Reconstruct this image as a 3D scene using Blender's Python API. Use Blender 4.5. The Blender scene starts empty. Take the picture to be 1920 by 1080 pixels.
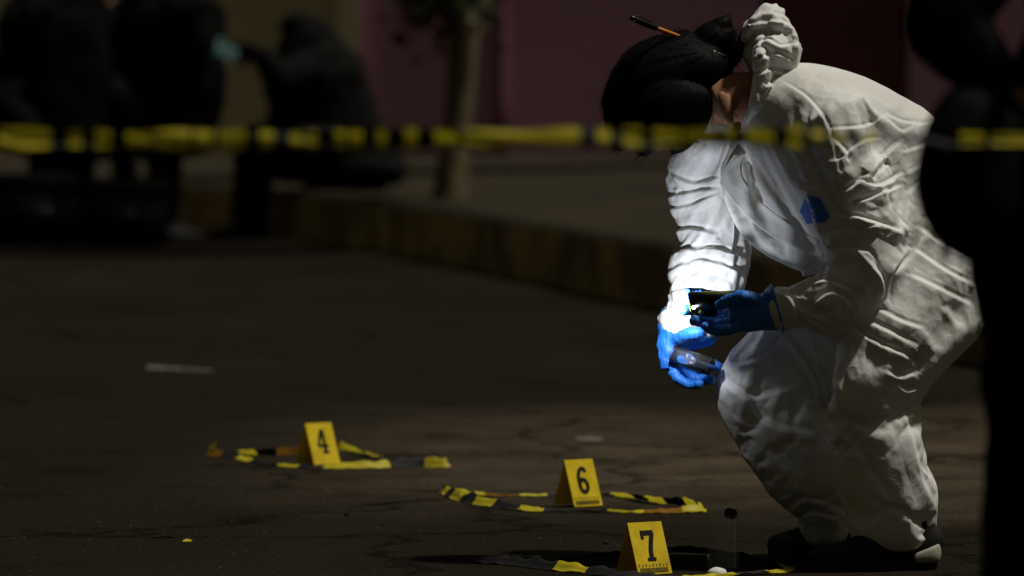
import bpy, bmesh, math, random
import numpy as np
from mathutils import Vector, Matrix, noise
from mathutils.bvhtree import BVHTree
R = math.radians
random.seed(7)
rng = np.random.default_rng(7)
S = bpy.context.scene
C = S.collection

# ------------------------------------------------------------------ camera
CAM_H = 1.14
FPX = 10933.0                       # focal length in px of a 1920 px wide picture
PITCH = math.atan(433 / FPX)
cam = bpy.data.cameras.new('camera')
cam.sensor_width = 36.0
cam.lens = 36.0 * FPX / 1920
cam.clip_start = 0.5
cam.clip_end = 600
cam.dof.use_dof = True
cam.dof.focus_distance = 13.05
cam.dof.aperture_fstop = 4.0
co = bpy.data.objects.new('camera', cam)
C.objects.link(co)
co.location = (0, 0, CAM_H)
co.rotation_euler = (math.pi / 2 - PITCH, 0, 0)
S.camera = co

# ------------------------------------------------------------------ night sky glow and the one high lamp
TO_LIGHT = Vector((0.39, -0.018, 0.92)).normalized()
w = bpy.data.worlds.new('World')
S.world = w
w.use_nodes = True
nt = w.node_tree
nt.nodes.clear()
wo = nt.nodes.new('ShaderNodeOutputWorld')
bg = nt.nodes.new('ShaderNodeBackground')
sky = nt.nodes.new('ShaderNodeTexSky')
sky.sky_type = 'NISHITA'
sky.sun_disc = False
sky.sun_elevation = math.asin(TO_LIGHT.z)
sky.sun_rotation = math.atan2(TO_LIGHT.x, TO_LIGHT.y)
sky.dust_density = 4
hs = nt.nodes.new('ShaderNodeHueSaturation')
hs.inputs['Saturation'].default_value = 0.15
mx = nt.nodes.new('ShaderNodeMix')
mx.data_type = 'RGBA'
mx.blend_type = 'MULTIPLY'
mx.inputs[0].default_value = 1.0
mx.inputs[7].default_value = (1.0, 0.89, 0.62, 1)      # sodium glow of the town
nt.links.new(sky.outputs[0], hs.inputs['Color'])
nt.links.new(hs.outputs[0], mx.inputs[6])
nt.links.new(mx.outputs[2], bg.inputs[0])
bg.inputs[1].default_value = 0.0095
nt.links.new(bg.outputs[0], wo.inputs[0])
sl = bpy.data.lights.new('sun', 'SUN')
sl.energy = 2.4
sl.angle = R(3.0)
sl.color = (1.0, 0.96, 0.87)
so = bpy.data.objects.new('sun', sl)
C.objects.link(so)
so.location = (6, 6, 12)
so.rotation_euler = TO_LIGHT.to_track_quat('Z', 'Y').to_euler()

S.view_settings.view_transform = 'Standard'
S.view_settings.look = 'None'
S.view_settings.exposure = 0
S.view_settings.gamma = 1
S.view_settings.use_curve_mapping = False
S.render.engine = 'CYCLES'
S.cycles.use_denoising = True
S.cycles.max_bounces = 8
S.cycles.sample_clamp_indirect = 4.0


# ------------------------------------------------------------------ helpers
def W(px, py, d):
    """world point seen at (px, py) of the 1920x1080 picture, standing d metres down the street"""
    c, s = math.cos(PITCH), math.sin(PITCH)
    u = -(py - 540) / FPX
    r = (px - 960) / FPX
    v = Vector((r, c + s * u, -s + c * u))
    t = d / v.y
    return Vector((0, 0, CAM_H)) + v * t


def G(px, py, z=0.0):
    c, s = math.cos(PITCH), math.sin(PITCH)
    u = -(py - 540) / FPX
    r = (px - 960) / FPX
    v = Vector((r, c + s * u, -s + c * u))
    return Vector((0, 0, CAM_H)) + v * ((z - CAM_H) / v.z)


def px_of(co_):
    """numpy N x 3 -> px, py"""
    c, s = math.cos(PITCH), math.sin(PITCH)
    x, y, z = co_[:, 0], co_[:, 1], co_[:, 2] - CAM_H
    f = y * c - z * s
    u = y * s + z * c
    return 960 + FPX * x / f, 540 - FPX * u / f


def mpp(d):
    return d / FPX


def tag(o, label=None, cat=None, group=None, kind=None):
    if label: o['label'] = label
    if cat: o['category'] = cat
    if group: o['group'] = group
    if kind: o['kind'] = kind
    return o


def empty(name, loc, label, cat, group=None):
    o = bpy.data.objects.new(name, None)
    o.empty_display_size = 0.1
    o.location = loc
    C.objects.link(o)
    return tag(o, label, cat, group)


def link(name, me, mat=None, parent=None, smooth=True):
    o = bpy.data.objects.new(name, me)
    C.objects.link(o)
    if mat is not None:
        for m in (mat if isinstance(mat, (list, tuple)) else [mat]):
            me.materials.append(m)
    if smooth:
        me.shade_smooth()
    if parent is not None:
        o.parent = parent
        p = Vector((0, 0, 0))
        q = parent
        while q is not None:
            p += q.location
            q = q.parent
        o.location = -p                # meshes are written in world coordinates; empties only carry a location
    return o


def mesh(name, verts, faces):
    me = bpy.data.meshes.new(name)
    me.from_pydata([tuple(v) for v in verts], [], faces)
    me.update()
    return me


def from_bm(name, bm):
    bmesh.ops.recalc_face_normals(bm, faces=bm.faces)
    me = bpy.data.meshes.new(name)
    bm.to_mesh(me)
    bm.free()
    return me


def box(bm, c, sx, sy, sz, rot=None, bevel=0.0):
    m = Matrix.Translation(c) @ (rot.to_4x4() if rot is not None else Matrix()) @ Matrix.Diagonal((sx, sy, sz, 1))
    r = bmesh.ops.create_cube(bm, size=1, matrix=m)
    if bevel:
        es = list({e for v in r['verts'] for e in v.link_edges})
        bmesh.ops.bevel(bm, geom=es, offset=bevel, segments=2, affect='EDGES')


def catmull(pts, n):
    """pts: list of equal-length tuples; returns refined array"""
    P = np.array(pts, float)
    out = []
    for i in range(len(P) - 1):
        p0 = P[max(i - 1, 0)]; p1 = P[i]; p2 = P[i + 1]; p3 = P[min(i + 2, len(P) - 1)]
        for k in range(n):
            t = k / n
            out.append(0.5 * ((2 * p1) + (-p0 + p2) * t + (2 * p0 - 5 * p1 + 4 * p2 - p3) * t * t + (-p0 + 3 * p1 - 3 * p2 + p3) * t ** 3))
    out.append(P[-1])
    return np.array(out)


def tube(V, F, st, n=20, sub=5, side=(0, 1, 0), cap=0.55):
    """st: (x, y, z, a, b): centre, half width across the view and half depth. Appends a closed tapered tube."""
    st = catmull(st, sub) if sub > 1 else np.array(st, float)
    base = len(V)
    m = len(st)
    T = [Vector(st[min(i + 1, m - 1), :3] - st[max(i - 1, 0), :3]).normalized() for i in range(m)]
    side = Vector(side)
    for i in range(m):
        t = T[i]
        A = t.cross(side)
        if A.length < 0.15:
            A = t.cross(Vector((1, 0, 0)))
        A.normalize()
        B = A.cross(t).normalized()
        c = Vector(st[i, :3])
        for k in range(n):
            an = 2 * math.pi * k / n
            V.append(c + A * (math.cos(an) * max(st[i, 3], 1e-4)) + B * (math.sin(an) * max(st[i, 4], 1e-4)))
    for i in range(m - 1):
        for k in range(n):
            a = base + i * n + k; b = base + i * n + (k + 1) % n
            F.append((a, b, b + n, a + n))
    for i, sg in ((0, -1), (m - 1, 1)):
        r = min(st[i, 3], st[i, 4]) * cap
        c = Vector(st[i, :3]) + T[i] * (sg * r)
        V.append(c)
        ci = len(V) - 1
        for k in range(n):
            a = base + i * n + k; b = base + i * n + (k + 1) % n
            F.append((ci, b, a) if sg < 0 else (ci, a, b))


def ball(V, F, c, ax, ay, az, nu=16, nv=10):
    """ellipsoid with axis vectors ax, ay, az"""
    base = len(V)
    c = Vector(c)
    V.append(c + az)
    for j in range(1, nv):
        th = math.pi * j / nv
        for i in range(nu):
            ph = 2 * math.pi * i / nu
            V.append(c + ax * (math.sin(th) * math.cos(ph)) + ay * (math.sin(th) * math.sin(ph)) + az * math.cos(th))
    V.append(c - az)
    for i in range(nu):
        F.append((base, base + 1 + i, base + 1 + (i + 1) % nu))
        for j in range(nv - 2):
            a = base + 1 + j * nu + i; b = base + 1 + j * nu + (i + 1) % nu
            F.append((a, a + nu, b + nu, b))
        l = base + 1 + (nv - 2) * nu
        F.append((l + i, len(V) - 1, l + (i + 1) % nu))


def union(name, V, F, voxel, smooth=4):
    """grow one continuous skin over overlapping closed shapes"""
    bm = bmesh.new()
    vs = [bm.verts.new(v) for v in V]
    for f in F:
        try: bm.faces.new([vs[i] for i in f])
        except ValueError: pass
    me = from_bm(name + '_tmp', bm)
    o = bpy.data.objects.new(name + '_tmp', me)
    C.objects.link(o)
    m = o.modifiers.new('r', 'REMESH'); m.mode = 'VOXEL'; m.voxel_size = voxel
    if smooth:
        m = o.modifiers.new('s', 'SMOOTH'); m.factor = 0.5; m.iterations = smooth
    dg = bpy.context.evaluated_depsgraph_get()
    out = bpy.data.meshes.new_from_object(o.evaluated_get(dg))
    bpy.data.objects.remove(o)
    bpy.data.meshes.remove(me)
    out.name = name
    out.materials.clear()
    return out


def get_co(me):
    a = np.empty(len(me.vertices) * 3); me.vertices.foreach_get('co', a)
    return a.reshape(-1, 3)


def get_no(me):
    a = np.empty(len(me.vertices) * 3); me.vertices.foreach_get('normal', a)
    return a.reshape(-1, 3)


def set_co(me, a):
    me.vertices.foreach_set('co', np.ascontiguousarray(a).ravel())
    me.update()


# ------------------------------------------------------------------ materials
def mat(name, col, rough=0.6, spec=0.3, metal=0.0):
    m = bpy.data.materials.new(name)
    m.use_nodes = True
    b = m.node_tree.nodes['Principled BSDF']
    b.inputs['Base Color'].default_value = (*col, 1)
    b.inputs['Roughness'].default_value = rough
    b.inputs['Specular IOR Level'].default_value = spec
    b.inputs['Metallic'].default_value = metal
    return m


def N(m, t, **kw):
    n = m.node_tree.nodes.new(t)
    for k, v in kw.items():
        if k in n.inputs: n.inputs[k].default_value = v
        else: setattr(n, k, v)
    return n


def L(m, a, b): m.node_tree.links.new(a, b)


def pb(m): return m.node_tree.nodes['Principled BSDF']


def coords(m, scale=(1, 1, 1)):
    tc = N(m, 'ShaderNodeTexCoord')
    mp = N(m, 'ShaderNodeMapping'); mp.inputs['Scale'].default_value = scale
    L(m, tc.outputs['Object'], mp.inputs[0])
    return mp.outputs[0]


def mottled(name, c1, c2, scale, rough=0.8, bump=0.0, bscale=None, spec=0.2, stretch=(1, 1, 1), detail=6, lo=0.35, hi=0.65):
    m = mat(name, c1, rough, spec)
    v = coords(m, stretch)
    n = N(m, 'ShaderNodeTexNoise', Scale=scale, Detail=detail, Roughness=0.6)
    L(m, v, n.inputs['Vector'])
    r = N(m, 'ShaderNodeValToRGB')
    r.color_ramp.elements[0].position = lo; r.color_ramp.elements[0].color = (*c1, 1)
    r.color_ramp.elements[1].position = hi; r.color_ramp.elements[1].color = (*c2, 1)
    L(m, n.outputs['Fac'], r.inputs[0])
    L(m, r.outputs[0], pb(m).inputs['Base Color'])
    if bump:
        n2 = N(m, 'ShaderNodeTexNoise', Scale=bscale or scale * 6, Detail=5)
        L(m, v, n2.inputs['Vector'])
        b = N(m, 'ShaderNodeBump', Strength=1.0, Distance=bump)
        L(m, n2.outputs['Fac'], b.inputs['Height'])
        L(m, b.outputs[0], pb(m).inputs['Normal'])
    return m


def asphalt():
    m = mat('asphalt', (0.05, 0.046, 0.04), 0.95, 0.06)
    v = coords(m)
    big = N(m, 'ShaderNodeTexNoise', Scale=0.9, Detail=5, Roughness=0.55)
    mp = N(m, 'ShaderNodeMapping'); mp.inputs['Scale'].default_value = (0.8, 0.35, 1); mp.inputs['Rotation'].default_value = (0, 0, 0.3)
    L(m, v, mp.inputs[0]); L(m, mp.outputs[0], big.inputs['Vector'])
    fine = N(m, 'ShaderNodeTexNoise', Scale=48, Detail=6, Roughness=0.8); L(m, v, fine.inputs['Vector'])
    vor = N(m, 'ShaderNodeTexVoronoi', Scale=95); L(m, v, vor.inputs['Vector'])
    # lamplight pool painted into the colour: paler strip crossing the street, fading left
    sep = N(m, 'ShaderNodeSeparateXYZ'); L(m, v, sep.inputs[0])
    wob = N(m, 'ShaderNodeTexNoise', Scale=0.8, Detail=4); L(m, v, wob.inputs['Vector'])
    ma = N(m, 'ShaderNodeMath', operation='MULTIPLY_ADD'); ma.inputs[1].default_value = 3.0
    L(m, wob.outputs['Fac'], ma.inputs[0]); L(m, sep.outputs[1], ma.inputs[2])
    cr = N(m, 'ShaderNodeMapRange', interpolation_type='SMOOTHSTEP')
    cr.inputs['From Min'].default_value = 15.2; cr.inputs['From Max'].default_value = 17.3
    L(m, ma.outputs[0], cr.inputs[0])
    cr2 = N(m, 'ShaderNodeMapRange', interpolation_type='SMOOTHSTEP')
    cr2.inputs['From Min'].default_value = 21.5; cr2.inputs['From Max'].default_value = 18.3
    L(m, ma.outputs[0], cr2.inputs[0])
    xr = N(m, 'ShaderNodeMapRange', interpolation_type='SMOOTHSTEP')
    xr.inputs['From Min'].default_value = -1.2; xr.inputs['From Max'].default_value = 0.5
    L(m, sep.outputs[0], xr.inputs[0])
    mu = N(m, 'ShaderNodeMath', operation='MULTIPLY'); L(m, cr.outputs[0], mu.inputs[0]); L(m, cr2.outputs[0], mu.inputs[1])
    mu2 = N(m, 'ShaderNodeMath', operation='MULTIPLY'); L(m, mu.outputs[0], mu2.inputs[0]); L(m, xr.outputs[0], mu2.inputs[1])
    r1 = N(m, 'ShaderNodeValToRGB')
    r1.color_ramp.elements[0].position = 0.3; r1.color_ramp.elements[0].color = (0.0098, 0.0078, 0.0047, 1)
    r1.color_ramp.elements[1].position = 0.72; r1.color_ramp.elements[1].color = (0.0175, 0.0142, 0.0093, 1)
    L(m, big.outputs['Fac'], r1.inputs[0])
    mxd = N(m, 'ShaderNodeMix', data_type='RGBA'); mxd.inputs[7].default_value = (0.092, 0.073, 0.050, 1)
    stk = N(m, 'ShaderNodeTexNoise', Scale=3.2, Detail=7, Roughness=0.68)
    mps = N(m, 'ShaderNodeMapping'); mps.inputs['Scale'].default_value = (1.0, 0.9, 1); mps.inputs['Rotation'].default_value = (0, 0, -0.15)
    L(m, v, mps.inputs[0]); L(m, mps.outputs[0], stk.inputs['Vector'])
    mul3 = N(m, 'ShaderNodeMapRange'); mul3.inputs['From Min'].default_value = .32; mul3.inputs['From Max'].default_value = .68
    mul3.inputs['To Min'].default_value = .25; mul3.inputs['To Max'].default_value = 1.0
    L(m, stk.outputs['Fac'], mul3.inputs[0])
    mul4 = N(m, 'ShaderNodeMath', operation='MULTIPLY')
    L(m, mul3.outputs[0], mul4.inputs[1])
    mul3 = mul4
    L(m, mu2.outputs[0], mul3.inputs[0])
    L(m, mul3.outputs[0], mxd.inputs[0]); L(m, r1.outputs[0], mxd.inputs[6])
    r2 = N(m, 'ShaderNodeValToRGB')
    r2.color_ramp.elements[0].position = 0.3; r2.color_ramp.elements[0].color = (0.35, 0.35, 0.35, 1)
    r2.color_ramp.elements[1].position = 0.7; r2.color_ramp.elements[1].color = (1.7, 1.65, 1.55, 1)
    L(m, fine.outputs['Fac'], r2.inputs[0])
    mm = N(m, 'ShaderNodeMix', data_type='RGBA', blend_type='MULTIPLY'); mm.inputs[0].default_value = 1
    L(m, mxd.outputs[2], mm.inputs[6]); L(m, r2.outputs[0], mm.inputs[7])
    # cracks and old oil stains
    cw = N(m, 'ShaderNodeTexNoise', Scale=2.6, Detail=5, Roughness=.65); L(m, v, cw.inputs['Vector'])
    ca = N(m, 'ShaderNodeMix', data_type='RGBA', blend_type='ADD'); ca.inputs[0].default_value = .55
    L(m, v, ca.inputs[6]); L(m, cw.outputs['Color'], ca.inputs[7])
    cv = N(m, 'ShaderNodeTexVoronoi', feature='DISTANCE_TO_EDGE', Scale=.75); L(m, ca.outputs[2], cv.inputs['Vector'])
    cm = N(m, 'ShaderNodeMapRange'); cm.inputs['From Min'].default_value = .004; cm.inputs['From Max'].default_value = .022; cm.inputs['To Min'].default_value = .35
    L(m, cv.outputs['Distance'], cm.inputs[0])
    st_ = N(m, 'ShaderNodeTexNoise', Scale=1.9, Detail=6, Roughness=.7); L(m, v, st_.inputs['Vector'])
    sm = N(m, 'ShaderNodeMapRange'); sm.inputs['From Min'].default_value = .56; sm.inputs['From Max'].default_value = .66; sm.inputs['To Min'].default_value = 1.0; sm.inputs['To Max'].default_value = .6
    L(m, st_.outputs['Fac'], sm.inputs[0])
    cs_ = N(m, 'ShaderNodeMath', operation='MULTIPLY'); L(m, cm.outputs[0], cs_.inputs[0]); L(m, sm.outputs[0], cs_.inputs[1])
    m2 = N(m, 'ShaderNodeMix', data_type='RGBA', blend_type='MULTIPLY'); m2.inputs[0].default_value = 1
    L(m, mm.outputs[2], m2.inputs[6]); L(m, cs_.outputs[0], m2.inputs[7])
    mm = m2
    L(m, mm.outputs[2], pb(m).inputs['Base Color'])
    b = N(m, 'ShaderNodeBump', Strength=1.0, Distance=0.006)
    L(m, vor.outputs['Distance'], b.inputs['Height']); L(m, b.outputs[0], pb(m).inputs['Normal'])
    return m


def suit_mat():
    m = mat('coverall_fabric', (0.74, 0.73, 0.68), 0.55, 0.25)
    v = coords(m)
    n = N(m, 'ShaderNodeTexNoise', Scale=26, Detail=4, Roughness=0.55, Distortion=0.6); L(m, v, n.inputs['Vector'])
    vo = N(m, 'ShaderNodeTexVoronoi', Scale=30); 
    mp = N(m, 'ShaderNodeMapping'); mp.inputs['Scale'].default_value = (1, 1, 0.55); L(m, v, mp.inputs[0])
    ad = N(m, 'ShaderNodeMix', data_type='RGBA', blend_type='ADD'); ad.inputs[0].default_value = 0.02
    L(m, mp.outputs[0], ad.inputs[6]); L(m, n.outputs['Color'], ad.inputs[7])
    L(m, ad.outputs[2], vo.inputs['Vector'])
    f = N(m, 'ShaderNodeTexNoise', Scale=500, Detail=2); L(m, v, f.inputs['Vector'])
    b1 = N(m, 'ShaderNodeBump', Strength=0.55, Distance=0.006); L(m, vo.outputs['Distance'], b1.inputs['Height'])
    b2 = N(m, 'ShaderNodeBump', Strength=0.25, Distance=0.0006); L(m, f.outputs['Fac'], b2.inputs['Height'])
    L(m, b1.outputs[0], b2.inputs['Normal']); L(m, b2.outputs[0], pb(m).inputs['Normal'])
    d = N(m, 'ShaderNodeTexNoise', Scale=7, Detail=4); L(m, v, d.inputs['Vector'])
    r = N(m, 'ShaderNodeValToRGB')
    r.color_ramp.elements[0].position = 0.3; r.color_ramp.elements[0].color = (0.70, 0.69, 0.64, 1)
    r.color_ramp.elements[1].position = 0.6; r.color_ramp.elements[1].color = (0.78, 0.78, 0.755, 1)
    L(m, d.outputs['Fac'], r.inputs[0]); L(m, r.outputs[0], pb(m).inputs['Base Color'])
    return m


def sheet_mat(name, col, trans=0.45, rough=0.4):
    """thin plastic film that lets light through"""
    m = mat(name, col, rough, 0.4)
    o = m.node_tree.nodes['Material Output']
    t = N(m, 'ShaderNodeBsdfTranslucent'); t.inputs[0].default_value = (*col, 1)
    nz = N(m, 'ShaderNodeTexNoise', Scale=22, Detail=6, Roughness=.7); L(m, coords(m), nz.inputs['Vector'])
    rp = N(m, 'ShaderNodeValToRGB')
    rp.color_ramp.elements[0].position = .32; rp.color_ramp.elements[0].color = (col[0] * .74, col[1] * .72, col[2] * .8, 1)
    rp.color_ramp.elements[1].position = .58; rp.color_ramp.elements[1].color = (*col, 1)
    L(m, nz.outputs['Fac'], rp.inputs[0]); L(m, rp.outputs[0], pb(m).inputs['Base Color'])
    x = N(m, 'ShaderNodeMixShader'); x.inputs[0].default_value = trans
    L(m, pb(m).outputs[0], x.inputs[1]); L(m, t.outputs[0], x.inputs[2]); L(m, x.outputs[0], o.inputs[0])
    return m


def clear_mat(name, amount=0.88, tint=(1, 1, 1), rough=0.08):
    m = mat(name, (0.8, 0.8, 0.8), rough, 0.5)
    o = m.node_tree.nodes['Material Output']
    t = N(m, 'ShaderNodeBsdfTransparent'); t.inputs[0].default_value = (*tint, 1)
    g = N(m, 'ShaderNodeBsdfGlossy'); g.inputs['Roughness'].default_value = rough
    fr = N(m, 'ShaderNodeFresnel', IOR=1.5)
    x = N(m, 'ShaderNodeMixShader'); L(m, fr.outputs[0], x.inputs[0])
    x2 = N(m, 'ShaderNodeMixShader'); x2.inputs[0].default_value = 1 - amount
    L(m, t.outputs[0], x2.inputs[1]); L(m, pb(m).outputs[0], x2.inputs[2])
    L(m, x2.outputs[0], x.inputs[1]); L(m, g.outputs[0], x.inputs[2]); L(m, x.outputs[0], o.inputs[0])
    return m


M = {}
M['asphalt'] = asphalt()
M['suit'] = suit_mat()
M['skin'] = mottled('skin', (0.30, 0.15, 0.085), (0.36, 0.19, 0.11), 30, 0.5, 0.0005, 300)
M['hair'] = mottled('black_hair', (0.0016, 0.0016, 0.0016), (0.0036, 0.0033, 0.0032), 120, 0.6, 0.0010, 260, spec=0.06)
M['glove'] = mottled('blue_nitrile', (0.018, 0.16, 0.60), (0.03, 0.22, 0.72), 25, 0.5, 0.0016, 90, spec=0.4)
M['emblem'] = mottled('emblem_blue', (0.04, 0.17, 0.70), (0.06, 0.21, 0.78), 60, 0.5)
M['emblem_line'] = mottled('emblem_pale', (0.20, 0.30, 0.55), (0.26, 0.36, 0.6), 60, 0.5)
M['black_cloth'] = mottled('black_cloth', (0.0035, 0.0035, 0.004), (0.006, 0.006, 0.006), 18, 0.9, 0.004, 40, spec=0.05)
M['dark_cloth'] = mottled('charcoal_cloth', (0.006, 0.006, 0.006), (0.010, 0.010, 0.009), 14, 0.9, 0.004, 40, spec=0.05)
M['shoe'] = mottled('black_shoe_mesh', (0.008, 0.008, 0.008), (0.016, 0.015, 0.014), 60, 0.7, 0.001, 300)
M['sole'] = mottled('shoe_sole_rubber', (0.30, 0.28, 0.22), (0.42, 0.40, 0.33), 40, 0.6)
M['yellow'] = sheet_mat('marker_yellow', (0.92, 0.68, 0.008), 0.14, 0.5)
M['tape_y'] = sheet_mat('tape_yellow', (0.82, 0.70, 0.03), 0.38, 0.55)
M['tape_o'] = sheet_mat('tape_amber', (0.42, 0.19, 0.02), 0.4, 0.35)
M['tape_k'] = sheet_mat('tape_black', (0.004, 0.004, 0.004), 0.03, 0.75)
M['ink'] = mottled('black_ink', (0.004, 0.004, 0.004), (0.007, 0.007, 0.006), 90, 0.6)
M['ink_soft'] = mottled('faded_scale_print', (0.10, 0.075, 0.006), (0.20, 0.14, 0.01), 160, 0.6)
M['black_plastic'] = mottled('black_plastic', (0.006, 0.006, 0.006), (0.010, 0.010, 0.010), 40, 0.3, spec=0.5)
M['phone_case'] = mottled('olive_phone_edge', (0.30, 0.32, 0.10), (0.36, 0.38, 0.14), 40, 0.4)
M['orange'] = mottled('orange_barrel', (0.60, 0.16, 0.02), (0.68, 0.20, 0.03), 40, 0.4)
M['white_plastic'] = mottled('white_plastic', (0.70, 0.70, 0.68), (0.78, 0.78, 0.76), 40, 0.45)
M['clear'] = clear_mat('clear_plastic', 0.955, rough=0.05)
M['bag_film'] = clear_mat('clear_bag_film', 0.90, rough=0.25)
M['mask'] = mottled('mask_cloth', (0.62, 0.64, 0.64), (0.70, 0.72, 0.72), 50, 0.7)
M['eye'] = mat('eye_white', (0.7, 0.68, 0.65), 0.2)
M['purple'] = mottled('purple_paint', (0.57, 0.29, 0.45), (0.67, 0.35, 0.53), 0.8, 0.85, 0.003, 14)
M['maroon'] = mottled('maroon_shutter_paint', (0.20, 0.075, 0.085), (0.26, 0.10, 0.115), 1.2, 0.7)
M['beige'] = mottled('beige_plaster', (0.62, 0.54, 0.34), (0.70, 0.62, 0.42), 0.9, 0.9, 0.004, 12)
M['cream'] = mottled('cream_pilaster', (0.56, 0.50, 0.32), (0.64, 0.57, 0.38), 1.2, 0.9)
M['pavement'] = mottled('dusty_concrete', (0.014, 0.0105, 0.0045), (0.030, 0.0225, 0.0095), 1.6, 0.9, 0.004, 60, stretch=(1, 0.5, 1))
M['kerb'] = mottled('worn_yellow_kerb_paint', (0.22, 0.17, 0.10), (0.60, 0.45, 0.17), 2.0, 0.9, 0.006, 30, lo=0.40, hi=0.60)
M['bark'] = mottled('pale_bark', (0.13, 0.105, 0.055), (0.24, 0.20, 0.11), 9, 0.9, 0.012, 25, stretch=(1, 1, 0.3))
M['leaf'] = mottled('dark_leaf', (0.022, 0.034, 0.012), (0.05, 0.07, 0.022), 3, 0.6)
M['teal'] = mottled('pale_teal_nitrile', (0.07, 0.16, 0.165), (0.10, 0.21, 0.21), 30, 0.5)
M['paint_white'] = mottled('worn_road_paint', (0.05, 0.05, 0.047), (0.20, 0.20, 0.19), 18, 0.8)
M['dust'] = mottled('pale_dust', (0.07, 0.062, 0.05), (0.17, 0.15, 0.12), 45, 0.9)
M['badge'] = mottled('badge_gold', (0.10, 0.08, 0.015), (0.16, 0.12, 0.02), 40, 0.6)
M['twig'] = mottled('dark_twig', (0.012, 0.010, 0.007), (0.03, 0.024, 0.015), 80, 0.9)
M['stone'] = mottled('pebble_grey', (0.03, 0.028, 0.024), (0.08, 0.074, 0.064), 60, 0.9)
M['pipe'] = mottled('dark_purple_pipe', (0.22, 0.09, 0.14), (0.27, 0.12, 0.17), 5, 0.6)

# ------------------------------------------------------------------ the setting
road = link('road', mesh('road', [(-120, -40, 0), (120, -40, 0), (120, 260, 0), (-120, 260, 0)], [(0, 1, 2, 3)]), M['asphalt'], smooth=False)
tag(road, 'dark worn asphalt street with a pool of lamplight painted in as a paler strip', kind='structure')

kp = [(-900, 425), (-300, 425), (300, 431), (470, 438), (560, 448), (720, 470), (900, 503), (1060, 536), (1230, 573), (1500, 622), (1900, 690), (2400, 800)]
kerb_line = [Vector((-70, 38.2, 0))] + [G(*p) for p in kp] + [Vector((3.2, 13.5, 0)), Vector((4.6, 5, 0)), Vector((6, -30, 0))]
kl = catmull([(p.x, p.y) for p in kerb_line], 16)
KH = 0.30
# pavement: everything behind the kerb line
V = [(x, y, KH) for x, y in kl] + [(120, -30, KH), (120, 200, KH), (-70, 200, KH)]
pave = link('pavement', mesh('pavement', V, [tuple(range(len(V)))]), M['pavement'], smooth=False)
tag(pave, 'raised dusty concrete pavement behind the kerb', kind='structure')
V, F = [], []
for i, (x, y) in enumerate(kl):
    a = kl[min(i + 1, len(kl) - 1)] - kl[max(i - 1, 0)]
    a = a / np.linalg.norm(a)
    nx, ny = a[1], -a[0]              # towards the street
    j = 0.022 * noise.noise(Vector((x * 2.3, y * 2.3, 2)))
    for off, z in ((0.085 + 1.2 * j, 0.0), (0.06 + j, KH - 0.02), (0.035 + j, KH + 0.006), (-0.16, KH + 0.008), (-0.16, KH - 0.02)):
        V.append((x + nx * off, y + ny * off, z))
for i in range(len(kl) - 1):
    for k in range(4):
        a = i * 5 + k
        F.append((a, a + 1, a + 6, a + 5))
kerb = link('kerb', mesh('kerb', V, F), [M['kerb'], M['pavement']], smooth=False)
kerb.data.polygons.foreach_set('material_index', [0, 1, 1, 1] * (len(kl) - 1))
tag(kerb, 'high kerb with worn yellow paint curving along the pavement', kind='structure')

# the building behind the pavement
WD = 50.0
bx0 = W(672, 300, WD).x
bld = empty('building', (bx0, WD, KH), 'long low building with purple and beige plastered wall behind the tree', 'building')
def wall_piece(name, x0, x1, z0, z1, y0, y1, m, parent=bld):
    bm = bmesh.new()
    box(bm, ((x0 + x1) / 2, (y0 + y1) / 2, (z0 + z1) / 2), x1 - x0, y1 - y0, z1 - z0)
    return link(name, from_bm(name, bm), m, parent, smooth=False)
X = lambda p: W(p, 200, WD).x
wall_piece('wall', X(672), X(1425), KH - .05, 4.2, WD, WD + .3, M['purple'])
wall_piece('wall', X(1705), X(4200), KH - .05, 4.2, WD, WD + .3, M['purple'])
wall_piece('wall', X(-3200), X(632), KH - .05, 4.2, WD + .02, WD + .3, M['beige'])
wall_piece('lintel', X(1425), X(1705), 3.0, 4.2, WD + .01, WD + .3, M['purple'])
wall_piece('pilaster', X(632), X(672), KH - .05, 4.3, WD - .07, WD + .3, M['cream'])
wall_piece('parapet', X(-3200), X(4200), 4.32, 4.5, WD - .08, WD + .35, M['cream'])
sh = wall_piece('shutter', X(1425), X(1705), KH - .05, 3.0, WD + .18, WD + .24, M['maroon'])
for k in range(20):
    wall_piece('slat', X(1425) + .01, X(1705) - .01, KH + .02 + k * .134, KH + .125 + k * .134, WD + .15, WD + .175, M['maroon'], sh)
V, F = [], []
p = X(938)
tube(V, F, [(p, WD - .05, KH, .05, .05), (p + .02, WD - .05, 2.2, .05, .05), (p, WD - .05, 4.3, .05, .05)], 12, 3)
link('drain_pipe', mesh('drain_pipe', V, F), M['pipe'], bld)

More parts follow.
